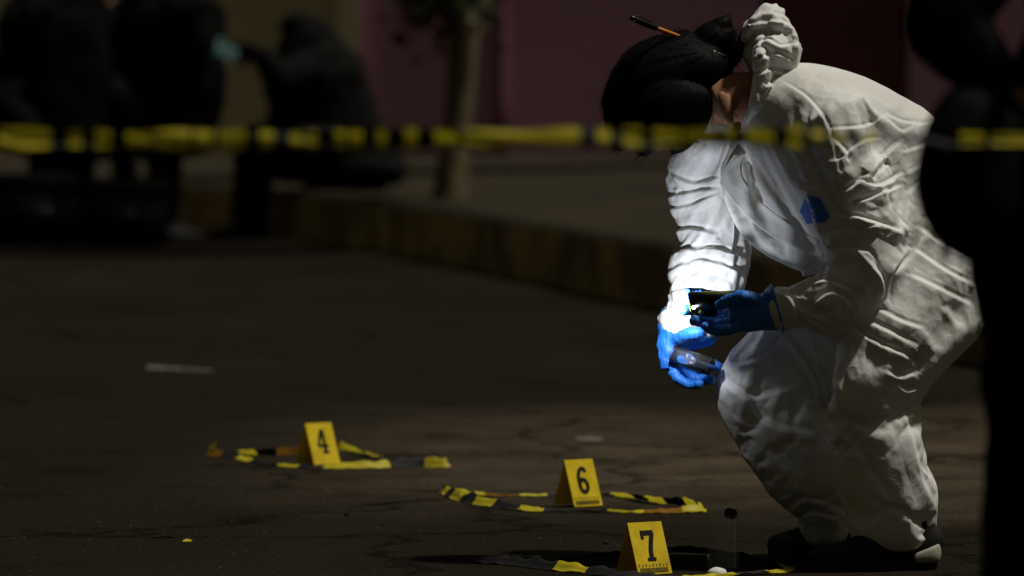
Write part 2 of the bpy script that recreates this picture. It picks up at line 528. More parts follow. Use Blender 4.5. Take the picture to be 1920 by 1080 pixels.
# the tree on the pavement
def tree(base, h_fork, r, label, crown_c, crown_r, nleaf, seed):
    rd = random.Random(seed)
    t = empty('tree', base, label, 'tree', 'street trees')
    V, F = [], []
    b = Vector(base)
    top = b + Vector((.05, 0, h_fork))
    tube(V, F, [(b.x - .035, b.y, b.z - .05, r * 1.25, r * 1.25), (b.x - .01, b.y, b.z + .25, r, r), (b.x + .03, b.y, b.z + h_fork * .6, r * .92, r * .92), (top.x, top.y, top.z, r * 1.1, r)], 16, 5)
    for an, ln in ((2.6, 2.2), (0.5, 2.4), (4.4, 2.0), (1.6, 2.1)):
        e = top + Vector((math.cos(an) * ln * .55, math.sin(an) * ln * .5, ln))
        mid = top.lerp(e, .45) + Vector((0, 0, -.12))
        tube(V, F, [(*(top - Vector((0, 0, .1))), r * .62, r * .62), (*mid, r * .48, r * .48), (*e, r * .18, r * .18)], 10, 5)
        for q in range(3):
            s0 = mid.lerp(e, .2 + .3 * q)
            e2 = s0 + Vector((rd.uniform(-.9, .9), rd.uniform(-.9, .9), rd.uniform(.3, .9)))
            tube(V, F, [(*s0, r * .2, r * .2), (*s0.lerp(e2, .5), r * .15, r * .15), (*e2, r * .06, r * .06)], 6, 3)
    me = union('trunk', V, F, 0.022, 1)
    link('trunk', me, M['bark'], t)
    V, F = [], []
    cl = [Vector(crown_c) + Vector((rd.gauss(0, .5) * crown_r, rd.gauss(0, .45) * crown_r, rd.gauss(0, .36) * crown_r)) for _ in range(46)]
    cl += [top + Vector((rd.uniform(-.25, .2), rd.uniform(-.2, .2), rd.uniform(-.05, .3))) for _ in range(4)]
    for k in range(nleaf):
        i = rd.randrange(len(cl))
        sp = .14 if i >= 46 else .34
        c = cl[i] + Vector((rd.gauss(0, sp), rd.gauss(0, sp), rd.gauss(0, sp * .8)))
        u = Vector((rd.gauss(0, 1), rd.gauss(0, 1), rd.gauss(0, .6))).normalized()
        v = u.cross(Vector((rd.gauss(0, 1), rd.gauss(0, 1), rd.gauss(0, 1)))).normalized()
        n_ = u.cross(v)
        l = rd.uniform(.05, .10); wd = l * .42
        bse = len(V)
        V += [c, c + u * l * .5 + v * wd - n_ * .012, c + u * l, c + u * l * .5 - v * wd - n_ * .012]
        F += [(bse, bse + 1, bse + 2), (bse, bse + 2, bse + 3)]
    link('crown', mesh('crown', V, F), M['leaf'], t, smooth=False)
    return t

tb = G(853, 374, KH)
tree((tb.x, tb.y, KH), 1.02, .092, 'pale slender tree trunk standing on the pavement before the purple wall', (tb.x, tb.y, 4.4), 2.0, 5200, 3)

# ------------------------------------------------------------------ evidence markers and their tape loops
def stroke(bm, P, pts, wd, lift, th=.0006):
    """thick flat stroke; P maps (u, v, n) to the world"""
    pts = [Vector((a, b)) for a, b in pts]
    vs = []
    for i, p in enumerate(pts):
        t = (pts[min(i + 1, len(pts) - 1)] - pts[max(i - 1, 0)]).normalized()
        n_ = Vector((-t.y, t.x)) * wd / 2
        vs.append([bm.verts.new(P(*(p + n_ * s), lift + q)) for s, q in ((1, 0), (-1, 0), (-1, th), (1, th))])
    for a, b in zip(vs, vs[1:]):
        for k in range(4):
            bm.faces.new((a[k], a[(k + 1) % 4], b[(k + 1) % 4], b[k]))
    bm.faces.new(vs[0]); bm.faces.new(vs[-1][::-1])


def arc(cx, cy, rx, ry, a0, a1, n=14):
    return [(cx + rx * math.cos(R(a0 + (a1 - a0) * i / n)), cy + ry * math.sin(R(a0 + (a1 - a0) * i / n))) for i in range(n + 1)]


DIG = {
    '4': [([(.30, 1.0), (.16, .66), (.05, .36)], .13), ([(0, .32), (.53, .32)], .12), ([(.345, 1.0), (.345, 0)], .15), ([(.20, .05), (.50, .05)], .10)],
    '6': [(arc(.25, .30, .17, .23, 90, 450, 24), .15), (arc(.33, .52, .25, .42, 200, 90, 12) + [(.40, .90), (.43, .80)], .14)],
    '7': [([(0, .92), (.5, .92)], .16), ([(.05, .98), (.05, .72)], .10), ([(.44, .90), (.33, .55), (.27, .30), (.26, 0)], .16), ([(.10, .05), (.42, .05)], .10)],
}


def marker(digit, px, py, hh, rot, label, scale_print):
    """folded plastic tent; (px, py) is where the middle of its front lower edge rests"""
    g = G(px, py)
    e = empty('evidence_marker', (g.x, g.y, 0), label, 'evidence marker', 'numbered evidence markers on the road')
    wd, lean = .090, .044                       # width, how far the ridge lies behind the lower edge
    rz = Matrix.Rotation(rot, 3, 'Z')
    up = Vector((0, lean, hh)).normalized()
    ln = Vector((0, lean, hh)).length
    nrm = Vector((0, -hh, lean)).normalized()
    def P(u, v, n_):                            # front panel: u across, v up the slope
        q = Vector((u, 0, 0)) + up * v + nrm * n_
        q = rz @ q
        return Vector((g.x, g.y, .003)) + q
    def PB(u, v, n_):                           # back panel
        q = Vector((u, 2 * lean - up.y * v, up.z * v)) + Vector((0, nrm.y * -1, nrm.z)) * n_
        q = rz @ q
        return Vector((g.x, g.y, .003)) + q
    t = .0016
    def panel(name, Q, v1=ln):
        bm = bmesh.new()
        c = [bm.verts.new(Q(u, v, n_)) for n_ in (0, -t) for u, v in ((-wd / 2, 0), (wd / 2, 0), (wd / 2, v1), (-wd / 2, v1))]
        for f in ((0, 1, 2, 3), (7, 6, 5, 4), (0, 4, 5, 1), (1, 5, 6, 2), (2, 6, 7, 3), (3, 7, 4, 0)):
            bm.faces.new([c[i] for i in f])
        return link(name, from_bm(name, bm), M['yellow'], e, smooth=False)
    fp = panel('front_panel', P)
    panel('back_panel', PB, ln - .003)
    bm = bmesh.new()
    for i, (pts, sw) in enumerate(DIG[digit]):
        k = hh * .62
        stroke(bm, (lambda u, v, n_, k=k: P((u - .25) * k * .98 - .001, hh * .28 + v * k, n_)), pts, sw, .0004 + i * .0002)
    nb = link('number', from_bm('number', bm), M['ink'], fp, smooth=False)
    nb['label'] = 'black slab digit ' + digit
    if scale_print:
        bm = bmesh.new()
        stroke(bm, P, [(-wd * .42, hh * .085), (wd * .40, hh * .085)], .010, .0004)
        for k in range(9):
            u = -wd * .42 + k * wd * .82 / 8
            stroke(bm, P, [(u, hh * .16), (u, hh * (.20 if k % 2 else .215))], .0022, .0004)
        link('scale_print', from_bm('scale_print', bm), M['ink_soft'], fp, smooth=False)
    return e


marker('4', 614, 872, .113, R(38), 'yellow tent marker with black digit 4, farthest of the three', False)
marker('6', 1104, 951, .116, R(37), 'yellow tent marker with black digit 6, between the other two', True)
marker('7', 1229, 1079, .112, R(33), 'yellow tent marker with black digit 7, nearest the camera', True)


def ribbon(name, pts, wd, cols, twist, m_list, seg_len, seed, parent=None, lift=None):
    """twisted, crumpled strip of tape along pts (x, y, z)"""
    rd = random.Random(seed)
    P = catmull(pts, 14)
    n = len(P)
    V, F, MI = [], [], []
    s = 0
    ci = 0
    for i in range(n):
        t = Vector(P[min(i + 1, n - 1)] - P[max(i - 1, 0)]).normalized()
        a = twist(i / (n - 1))
        flat = Vector((-t.y, t.x, 0)).normalized()
        upv = t.cross(flat) * -1
        if upv.z < 0: upv = -upv
        dv = flat * math.cos(a) + upv * math.sin(a)
        hw = wd / 2 * (0.75 + .35 * noise.noise(Vector((i * .23, seed, 0))))
        c = Vector(P[i])
        zmin = abs(dv.z) * hw + .0025
        c.z += zmin
        for k in range(5):
            u = (k - 2) / 2
            bend = .006 * noise.noise(Vector((i * .35, u * 1.5, seed + 3))) + .003 * math.sin(u * 3)
            q = c + dv * (u * hw) + upv * bend * (1 - abs(math.sin(a)) * .3) + Vector((0, 0, .002))
            q.z = max(q.z, .002)
            V.append(q)
        if i:
            s += (Vector(P[i]) - Vector(P[i - 1])).length
            while s > seg_len * (.7 + .6 * ((ci * 7919 % 13) / 13)):
                s = 0; ci += 1
            for k in range(4):
                b = (i - 1) * 5 + k
                F.append((b, b + 1, b + 6, b + 5)); MI.append(cols[ci % len(cols)])
    me = mesh(name, V, F)
    o = link(name, me, m_list, parent)
    me.polygons.foreach_set('material_index', MI)
    return o


TM = [M['tape_y'], M['tape_k'], M['tape_o']]
def ground_loop(pts, seed, label, cols, seg, twist, wd=.035):
    P = [tuple(G(*p)) for p in pts]
    o = ribbon('barrier_tape_loop', P, wd, cols, twist, TM, seg, seed)
    return tag(o, label, 'tape', 'loops of barrier tape laid round the markers')

ground_loop([(400, 846), (394, 856), (440, 862), (520, 874), (600, 879), (700, 880), (780, 877), (842, 878), (800, 872), (740, 866), (680, 853), (640, 846), (560, 855), (480, 855), (415, 850), (398, 850)], 4,
            'crumpled yellow and black tape loop round the farthest marker, digit 4', [0, 1, 0, 2, 1, 0, 1, 1, 0, 1, 0], .085, lambda t: .5 + .55 * math.sin(t * 17 + 1))
ground_loop([(830, 925), (850, 937), (900, 948), (980, 958), (1060, 961), (1160, 962), (1250, 963), (1316, 961), (1290, 952), (1230, 946), (1150, 932), (1060, 930), (960, 932), (880, 930), (832, 926)], 6,
            'crumpled yellow and black tape loop round the middle marker, digit 6', [2, 0, 1, 0, 1, 0, 1, 0, 1, 1, 0], .085, lambda t: .35 + .5 * math.sin(t * 13 + .5))
ground_loop([(893, 1056), (950, 1060), (1020, 1068), (1100, 1077), (1180, 1084), (1280, 1086), (1380, 1080), (1478, 1072), (1440, 1058), (1360, 1048), (1280, 1040), (1200, 1044), (1100, 1050), (1000, 1054), (900, 1055)], 9,
            'loop of barrier tape lying round marker 7 in the shadow', [1, 1, 1, 0, 1, 1, 0, 1, 0, 2, 1, 1, 1, 1], .11, lambda t: .3 + .4 * math.sin(t * 11))

# ------------------------------------------------------------------ the barrier tape stretched in front
TD = 7.85
ys = [(0, 92), (132, 150), (182, 205), (240, 282), (294, 354), (368, 396), (414, 458), (490, 510), (547, 565), (576, 592), (632, 645), (658, 676), (710, 722), (762, 780), (818, 856),
      (872, 1085), (1122, 1142), (1172, 1200), (1228, 1275), (1288, 1340), (1362, 1374), (1402, 1448), (1480, 1502), (1526, 1542), (1566, 1580), (1622, 1640), (1804, 1842), (1862, 2100)]
for k in range(1, 14):
    ys += [(-k * 190, -k * 190 + 70), (-k * 190 + 90, -k * 190 + 110), (2100 + k * 190, 2100 + k * 190 + 80), (2100 + k * 190 + 120, 2100 + k * 190 + 145)]
ys.sort()
cuts = sorted({q for a, b in ys for q in (a - 3, b + 3)} | set(range(-2700, 4800, 24)))
V, F, MI = [], [], []
for i, p in enumerate(cuts):
    yc = 259 + 3 * math.sin(p / 300.0) - (.0 if p < 1500 else 0) + (2 if p > 1500 else 0)
    ang = 0.12 * math.sin(p / 140.0)
    if 1500 < p < 1800: ang += .35 * math.sin((p - 1500) / 300 * math.pi) ** .7
    if p > 1850: ang += .3
    hw = (16.5 + 2.0 * math.sin(p / 57.0 + 1) + 1.5 * math.sin(p / 23.0)) * mpp(TD) * (.62 if p > 1790 else 1 - .5 * max(0, math.sin((min(max(p, 1500), 1800) - 1500) / 300 * math.pi)) ** .5)
    c = W(p, yc, TD)
    for k in range(5):
        u = (k - 2) / 2
        fold = .0025 * math.sin(u * 2.4 + p / 90.0) + .0015 * math.sin(p / 31.0 + u * 3)
        V.append(c + Vector((0, math.sin(ang) * hw * u + fold, math.cos(ang) * hw * u)))
    if i:
        mid = (cuts[i - 1] + p) / 2
        yel = any(a - 3 <= mid <= b + 3 for a, b in ys)
        for k in range(4):
            b = (i - 1) * 5 + k
            F.append((b, b + 1, b + 6, b + 5)); MI.append(0 if yel else 1)
me = mesh('barrier_tape', V, F)
bt = link('barrier_tape', me, TM)
me.polygons.foreach_set('material_index', MI)
tag(bt, 'yellow and black barrier tape stretched taut across the front of the scene', 'tape')


# ------------------------------------------------------------------ people: shared pieces
def head_shapes(V, F, c, up, fw, k=1.0):
    """skull, jaw, nose, brow, lips and ears as one set of shapes; up/fw are unit vectors"""
    c, up, fw = Vector(c), Vector(up).normalized(), Vector(fw)
    fw = (fw - up * fw.dot(up)).normalized()
    lf = up.cross(fw).normalized()
    ball(V, F, c + up * .035 * k - fw * .012 * k, lf * .075 * k, fw * .096 * k, up * .085 * k)
    ball(V, F, c - up * .035 * k + fw * .022 * k, lf * .058 * k, fw * .066 * k, up * .078 * k)
    ball(V, F, c - up * .094 * k + fw * .060 * k, lf * .026 * k, fw * .022 * k, up * .020 * k)          # chin
    ball(V, F, c + up * .022 * k + fw * .076 * k, lf * .048 * k, fw * .016 * k, up * .012 * k)          # brow
    ball(V, F, c - up * .012 * k + fw * .092 * k, lf * .011 * k, fw * .014 * k, up * .026 * k)          # nose
    ball(V, F, c - up * .030 * k + fw * .094 * k, lf * .017 * k, fw * .013 * k, up * .010 * k)
    ball(V, F, c - up * .058 * k + fw * .080 * k, lf * .024 * k, fw * .010 * k, up * .006 * k)          # lips
    ball(V, F, c - up * .068 * k + fw * .078 * k, lf * .020 * k, fw * .010 * k, up * .006 * k)
    for s in (1, -1):
        ec = c - up * .004 * k - fw * .006 * k + lf * (s * .077 * k)
        ball(V, F, ec, lf * .008 * k, (fw * .9 - lf * s * .3).normalized() * .017 * k, (up - fw * .2).normalized() * .032 * k)
        ball(V, F, ec - up * .02 * k + fw * .004 * k, lf * .010 * k, fw * .010 * k, up * .012 * k)
    return c, up, fw, lf


def eyes(parent, c, up, fw, lf, k=1.0):
    for s in (1, -1):
        V, F = [], []
        ball(V, F, c + up * .004 * k + fw * .080 * k + lf * (s * .031 * k), lf * .014 * k, fw * .010 * k, up * .007 * k, 10, 8)
        link('eye', mesh('eye', V, F), M['eye'], parent)


def shoe(parent, heel, direction, length=.275, h=.085, sole_mat=None, width=.05, heel_edge=False):
    d = Vector(direction); d.z = 0; d.normalize()
    s = Vector((-d.y, d.x, 0))
    heel = Vector(heel)
    V, F = [], []
    prof = [(.0, .55, .62), (.08, .72, .95), (.25, .74, 1.05), (.42, .78, .92), (.6, .95, .66), (.8, .98, .48), (.93, .75, .38), (1.0, .35, .26)]
    st = []
    for t, wk, hk in prof:
        p = heel + d * (t * length)
        hh = h * hk
        st.append((p.x, p.y, heel.z + .010 + hh / 2, hh / 2 + .006, width * wk))
    # cross section: a = vertical, b = sideways
    tube(V, F, st, 16, 4, side=tuple(s))
    tube(V, F, [(*(heel + d * .05 + Vector((0, 0, .05))), .045, .04), (*(heel + d * .055 + Vector((0, 0, .13))), .045, .042)], 14, 2)
    me = union('shoe', V, F, .006, 3)
    o = link('shoe', me, M['shoe'], parent)
    bm = bmesh.new()
    ring = []
    for t, wk in ((0, .5), (.04, .74), (.12, .82), (.3, .76), (.45, .80), (.62, .98), (.8, 1.0), (.92, .82), (.99, .45), (1.02, .12)):
        ring.append((t, wk))
    loop = [(t, wk) for t, wk in ring] + [(t, -wk) for t, wk in reversed(ring)]
    lo, hi = [], []
    for t, wk in loop:
        p = heel + d * (t * length) + s * (wk * width)
        lo.append(bm.verts.new(p + Vector((0, 0, .001))))
        hi.append(bm.verts.new(heel + d * (t * length) + s * (wk * width * 1.03) + Vector((0, 0, .018 + .010 * max(0, 1 - t * 2.2) ** 1.5 + .004 * t))))
    n = len(loop)
    for i in range(n):
        bm.faces.new((lo[i], lo[(i + 1) % n], hi[(i + 1) % n], hi[i]))
    bm.faces.new(lo[::-1]); bm.faces.new(hi)
    link('sole', from_bm('sole', bm), sole_mat or M['sole'], o, smooth=False)
    if heel_edge:
        V, F = [], []
        arcp = [(.20, .80), (.12, .85), (.05, .80), (0, .56), (-.02, 0), (0, -.56), (.05, -.80), (.12, -.85), (.20, -.80)]
        st = []
        for i_, (t, wk) in enumerate(arcp):
            p = heel + d * (t * length) + s * (wk * width)
            k_ = math.sin(math.pi * (i_ + .6) / 9.2)
            st.append((p.x, p.y, heel.z + .024 + .014 * k_, .004 + .003 * k_, .008 + .014 * k_))
        tube(V, F, st, 10, 4, side=(0, 0, 1))
        link('heel_edge', mesh('heel_edge', V, F), M['sole'], o)['label'] = 'pale rubber edge round the heel'
    return o


def hand_shapes(V, F, wrist, palm_dir, nrm, curl=.4, k=1.0, thumb=1):
    """relaxed hand: palm, four unequal bent fingers and a thumb from the side of the palm"""
    w_, p, n_ = Vector(wrist), Vector(palm_dir).normalized(), Vector(nrm)
    n_ = (n_ - p * n_.dot(p)).normalized()
    s = p.cross(n_).normalized()
    tube(V, F, [(*w_, .026 * k, .020 * k), (*(w_ + p * .045 * k), .040 * k, .016 * k), (*(w_ + p * .088 * k), .041 * k, .014 * k)], 14, 3, side=tuple(n_))
    for i, ln in enumerate((.072, .080, .075, .058)):
        b = w_ + p * .085 * k + s * ((i - 1.5) * .021 * k * thumb)
        d = p
        q = b
        st = [(*(q - p * .012 * k), .0095 * k, .0095 * k)]
        for j in range(3):
            d = (d - n_ * math.tan(curl * (.6 + .25 * j))).normalized()
            q = q + d * ln * k * (.46, .30, .24)[j]
            r = (.0092, .0086, .0072)[j] * k
            st.append((*q, r, r))
        tube(V, F, st, 10, 3, side=tuple(n_))
    b = w_ + p * .03 * k - s * (.034 * k * thumb)
    e = b - s * (.028 * k * thumb) + p * .035 * k - n_ * .012 * k
    e2 = e + p * .028 * k - n_ * .012 * k
    tube(V, F, [(*(b + s * .012 * k * thumb), .014 * k, .014 * k), (*e, .0115 * k, .0115 * k), (*e2, .009 * k, .009 * k)], 10, 3, side=tuple(n_))


def dressed_person(base, J, label, group=None, bulk=1.0, cap='cap', glove=None, cloth='black_cloth', coat=False, poncho=None):
    """J: world joints. One continuous body, then jacket, trousers, boots, cap and hair as its clothing"""
    e = empty('person', base, label, 'person', group)
    j = {k: Vector(v) for k, v in J.items()}
    V, F = [], []
    mid = (j['shl'] + j['shr']) / 2
    hip = (j['hl'] + j['hr']) / 2
    def T(VV, FF, pts, sub=4, side=(0, 1, 0)): tube(VV, FF, [(*p, a, b) for p, a, b in pts], 16, sub, side)
    T(V, F, [(hip - (mid - hip).normalized() * .08, .12, .10), (hip, .16, .11), (hip.lerp(mid, .4), .135, .095), (hip.lerp(mid, .8), .17, .11), (mid, .15, .09), (j['neck'], .055, .055), (j['head'], .05, .05)])
    for s in 'lr':
        T(V, F, [(j['sh' + s], .058, .058), (j['el' + s], .043, .043), (j['wr' + s], .028, .028)])
        T(V, F, [(j['h' + s], .095, .095), (j['h' + s].lerp(j['k' + s], .5), .08, .08), (j['k' + s], .058, .058), (j['k' + s].lerp(j['a' + s], .35), .058, .058), (j['a' + s], .038, .038)])
        T(V, F, [(j['a' + s], .038, .038), (j['a' + s] + j['foot' + s] * .03 - Vector((0, 0, .045)), .03, .03)], 2)
        hand_shapes(V, F, j['wr' + s], j.get('hd' + s, (j['wr' + s] - j['el' + s])), j.get('hn' + s, Vector((0, -1, 0))), .35, 1.0, 1)
    hc, up, fw, lf = head_shapes(V, F, j['head'], j['hup'], j['hfw'])
    bo = link('body', union('body', V, F, .010, 2), M['skin'], e)
    eyes(bo, hc, up, fw, lf)
    # jacket
    V, F = [], []
    b = bulk
    low = hip - (mid - hip).normalized() * (.30 if coat else .10)
    T(V, F, [(low, .20 * b * (1.15 if coat else 1), .16 * b), (hip, .20 * b, .155 * b), (hip.lerp(mid, .45), .195 * b, .15 * b), (hip.lerp(mid, .85), .215 * b, .15 * b), (mid + (mid - hip).normalized() * .03, .17 * b, .115 * b), (mid.lerp(j['neck'], .8), .075, .075)])
    for s in 'lr':
        T(V, F, [(j['sh' + s], .088 * b, .088 * b), (j['sh' + s].lerp(j['el' + s], .5), .080 * b, .080 * b), (j['el' + s], .070 * b, .070 * b), (j['el' + s].lerp(j['wr' + s], .6), .058 * b, .058 * b), (j['wr' + s], .046 * b, .046 * b)])
    if poncho:
        tube(V, F, [(*W(x_, y_, d_), r_ * mpp(d_), r_ * mpp(d_) * .62) for x_, y_, d_, r_ in poncho], 20, 5)
    me = union('jacket', V, F, .012, 3)
    a = get_co(me); nn = get_no(me)
    h = np.array([noise.noise(Vector(p) * 7) * .012 + noise.noise(Vector(p) * 18) * .006 for p in a])
    set_co(me, a + nn * h[:, None])
    link('jacket', me, M[cloth], e)
    V, F = [], []
    T(V, F, [(hip + (mid - hip).normalized() * .05, .16, .12), (hip, .175, .135), (hip - (mid - hip).normalized() * .06, .15, .12)])
    for s in 'lr':
        T(V, F, [(j['h' + s], .112, .112), (j['h' + s].lerp(j['k' + s], .5), .100, .100), (j['k' + s], .083, .083), (j['k' + s].lerp(j['a' + s], .5), .085, .085), (j['a' + s] + (j['k' + s] - j['a' + s]).normalized() * .02, .075, .075)])
    me = union('trousers', V, F, .012, 3)
    a = get_co(me); nn = get_no(me)
    h = np.array([noise.noise(Vector((p[0] * 6, p[1] * 6, p[2] * 14))) * .010 for p in a])
    set_co(me, a + nn * h[:, None])
    link('trousers', me, M[cloth], e)
    for s in 'lr':
        f = Vector(j['foot' + s])
        hl = j['a' + s] - f.normalized() * .06
        hl.z = j['a' + s].z - .105
        shoe(e, hl, f, .29, .09, M['black_plastic'])
    V, F = [], []
    ball(V, F, hc + up * .045 - fw * .022, lf * .084, fw * .098, up * .088)
    ball(V, F, hc - up * .03 - fw * .055, lf * .072, fw * .05, up * .06)
    link('hair', union('hair', V, F, .010, 2), M['hair'], e)
    if cap:
        V, F = [], []
        ball(V, F, hc + up * .068 - fw * .012, lf * .093, fw * .108, up * .082)
        tube(V, F, [(*(hc + up * .062 + fw * .07), .075, .010), (*(hc + up * .058 + fw * .12), .07, .008), (*(hc + up * .050 + fw * .165), .045, .006)], 14, 4, side=tuple(up))
        link('cap', union('cap', V, F, .008, 2), M[cloth], e)
    if glove:
        for s in 'lr':
            V, F = [], []
            hand_shapes(V, F, j['wr' + s], j.get('hd' + s, (j['wr' + s] - j['el' + s])), j.get('hn' + s, Vector((0, -1, 0))), .35, 1.32, 1)
            tube(V, F, [(*(j['wr' + s] + (j['el' + s] - j['wr' + s]).normalized() * .07), .048 * b + .004, .048 * b + .004), (*j['wr' + s], .040, .036)], 12, 2)
            link('glove', union('glove', V, F, .006, 1), M[glove], e)
    return e


# ------------------------------------------------------------------ the technician
CDEPTH = 13.15
tech = empty('person', (W(1620, 1040, 13.12).x, 13.12, 0), 'person in white hooded coverall and blue gloves stooping over the evidence', 'person')


def pt(px, py, d, a, b):
    """station: picture position, street depth, half width in px, half depth in m"""
    p = W(px, py, d)
    return (p.x, p.y, p.z, a * mpp(d), b)


# --- the limbs under the clothes
def body_limbs(V, F, k=1.0):
    pt_ = lambda px_, py_, d, a, b: pt(px_, py_, d, a * k, b * k)
    tube(V, F, [pt_(1310, 178, 13.20, 42, .05), pt_(1375, 172, 13.18, 44, .052), pt_(1430, 185, 13.17, 46, .055), pt_(1502, 222, 13.16, 106, .15), pt_(1592, 298, 13.15, 150, .145), pt_(1686, 378, 13.15, 156, .14), pt_(1764, 456, 13.14, 128, .145), pt_(1796, 505, 13.14, 88, .13)], 20, 5)
    tube(V, F, [pt_(1545, 235, 13.03, 50, .06), pt_(1630, 400, 12.96, 42, .05), pt_(1625, 525, 12.93, 40, .048), pt_(1540, 562, 12.95, 32, .04), pt_(1450, 583, 12.98, 24, .03)], 16, 5)
    tube(V, F, [pt_(1420, 240, 13.32, 50, .06), pt_(1315, 310, 13.37, 46, .055), pt_(1318, 450, 13.35, 38, .045), pt_(1300, 560, 13.27, 30, .038), pt_(1262, 618, 13.24, 22, .028)], 16, 5)
    tube(V, F, [pt_(1785, 495, 13.06, 75, .09), pt_(1690, 620, 12.95, 60, .075), pt_(1645, 700, 12.94, 48, .06), pt_(1655, 800, 12.96, 44, .055), pt_(1670, 960, 12.98, 30, .04), pt_(1672, 1030, 12.98, 30, .04)], 16, 5)
    tube(V, F, [pt_(1765, 520, 13.24, 75, .09), pt_(1560, 625, 13.24, 62, .075), pt_(1425, 700, 13.22, 48, .06), pt_(1478, 800, 13.23, 58, .07), pt_(1524, 890, 13.25, 52, .065), pt_(1545, 965, 13.27, 36, .045), pt_(1550, 1020, 13.27, 30, .04)], 16, 5)


def drape(me, frames=16):
    """let the loose suit sag and buckle over the limbs"""
    V, F = [], []
    body_limbs(V, F)
    o = bpy.data.objects.new('cloth_tmp', me); C.objects.link(o)
    bo = bpy.data.objects.new('limbs_tmp', union('limbs_tmp', V, F, .016, 3)); C.objects.link(bo)
    bo.modifiers.new('c', 'COLLISION')
    bo.collision.thickness_outer = .006; bo.collision.cloth_friction = 8; bo.collision.damping = .8
    a = get_co(me); px, py = px_of(a)
    def blob(cx, cy, rx, ry): return np.exp(-(((px - cx) / rx) ** 2 + ((py - cy) / ry) ** 2) ** 1.5)
    pin = np.zeros(len(a))
    for (cx, cy, r) in ((1452, 582, 26), (1258, 618, 26), (1672, 1012, 34), (1550, 1010, 32), (1405, 240, 25), (1448, 90, 60), (1448, 130, 50)):
        pin = np.maximum(pin, np.clip(1.6 - np.hypot(px - cx, py - cy) / r / 1.3, 0, 1))
    for (cx, cy, rx, ry, k) in PINS: pin = np.maximum(pin, k * blob(cx, cy, rx, ry))
    grow = np.full(len(a), .12)
    for (cx, cy, rx, ry, k) in GROWS: grow += k * blob(cx, cy, rx, ry)
    g1 = o.vertex_groups.new(name='pin'); g2 = o.vertex_groups.new(name='grow')
    for i in range(len(a)):
        g1.add([i], float(min(pin[i], 1)), 'REPLACE'); g2.add([i], float(min(max(grow[i], 0), 1)), 'REPLACE')
    m = o.modifiers.new('c', 'CLOTH'); cs = m.settings
    cs.quality = 5; cs.mass = .15; cs.air_damping = 2
    cs.tension_stiffness = 16; cs.compression_stiffness = 16; cs.shear_stiffness = 6; cs.bending_stiffness = .4
    cs.tension_damping = 5; cs.compression_damping = 5; cs.shear_damping = 5; cs.bending_damping = .5
    cs.vertex_group_mass = 'pin'; cs.pin_stiffness = 1.0
    cs.vertex_group_shrink = 'grow'; cs.shrink_min = 0.0; cs.shrink_max = -.09
    cs.effector_weights.gravity = .9
    m.collision_settings.use_collision = True; m.collision_settings.distance_min = .004; m.collision_settings.collision_quality = 2
    m.point_cache.frame_start = 1; m.point_cache.frame_end = frames + 1
    S.frame_start = 1; S.frame_end = frames + 1
    for f in range(1, frames + 1): S.frame_set(f)
    dg = bpy.context.evaluated_depsgraph_get()
    mid = bpy.data.meshes.new_from_object(o.evaluated_get(dg))
    bpy.data.objects.remove(o); bpy.data.objects.remove(bo)
    S.frame_set(1)
    o = bpy.data.objects.new('cloth_tmp', mid); C.objects.link(o)
    m = o.modifiers.new('s', 'SUBSURF'); m.levels = 2
    dg = bpy.context.evaluated_depsgraph_get()
    out = bpy.data.meshes.new_from_object(o.evaluated_get(dg))
    bpy.data.objects.remove(o)
    out.name = 'coverall'; out.materials.clear()
    return out


PINS = [(1665, 880, 110, 130, .27), (1525, 890, 95, 120, .30), (1600, 140, 130, 50, .4)]
GROWS = [(1650, 380, 110, 170, .35), (1560, 550, 120, 70, .3), (1780, 500, 100, 110, .3), (1330, 450, 110, 130, .25), (1715, 720, 60, 120, .4), (1600, 150, 120, 50, -.1)]

# --- coverall
V, F = [], []
tube(V, F, [pt(1425, 178, 13.18, 60, .075), pt(1470, 208, 13.16, 110, .15), pt(1546, 268, 13.15, 152, .18), pt(1620, 336, 13.15, 166, .175), pt(1700, 412, 13.15, 160, .17), pt(1770, 475, 13.14, 128, .175), pt(1800, 515, 13.14, 92, .15)], 28, 6)
# hanging front edge of the chest
tube(V, F, [pt(1382, 258, 13.20, 22, .04), pt(1370, 328, 13.19, 28, .05), pt(1404, 392, 13.17, 30, .055), pt(1462, 444, 13.14, 30, .055), pt(1530, 478, 13.11, 24, .05)], 16, 5)
# near arm
tube(V, F, [pt(1548, 222, 13.03, 92, .10), pt(1598, 300, 12.98, 94, .092), pt(1630, 390, 12.95, 86, .085), pt(1642, 468, 12.93, 78, .08), pt(1622, 528, 12.92, 70, .075), pt(1565, 552, 12.93, 60, .065), pt(1505, 570, 12.96, 50, .055), pt(1452, 582, 12.98, 42, .048)], 22, 6)
# far arm
tube(V, F, [pt(1420, 235, 13.32, 90, .10), pt(1322, 288, 13.37, 86, .09), pt(1303, 350, 13.38, 68, .085), pt(1322, 425, 13.36, 76, .085), pt(1322, 482, 13.32, 84, .085), pt(1314, 535, 13.28, 74, .075), pt(1284, 585, 13.25, 52, .06), pt(1258, 618, 13.23, 36, .045)], 22, 6)
# near leg
tube(V, F, [pt(1790, 490, 13.06, 112, .125), pt(1745, 555, 12.99, 104, .12), pt(1690, 620, 12.94, 92, .11), pt(1642, 696, 12.93, 80, .105), pt(1636, 780, 12.95, 88, .105), pt(1652, 860, 12.97, 92, .11), pt(1670, 930, 12.98, 92, .11), pt(1672, 990, 12.98, 84, .10), pt(1672, 1020, 12.98, 72, .085)], 24, 6)
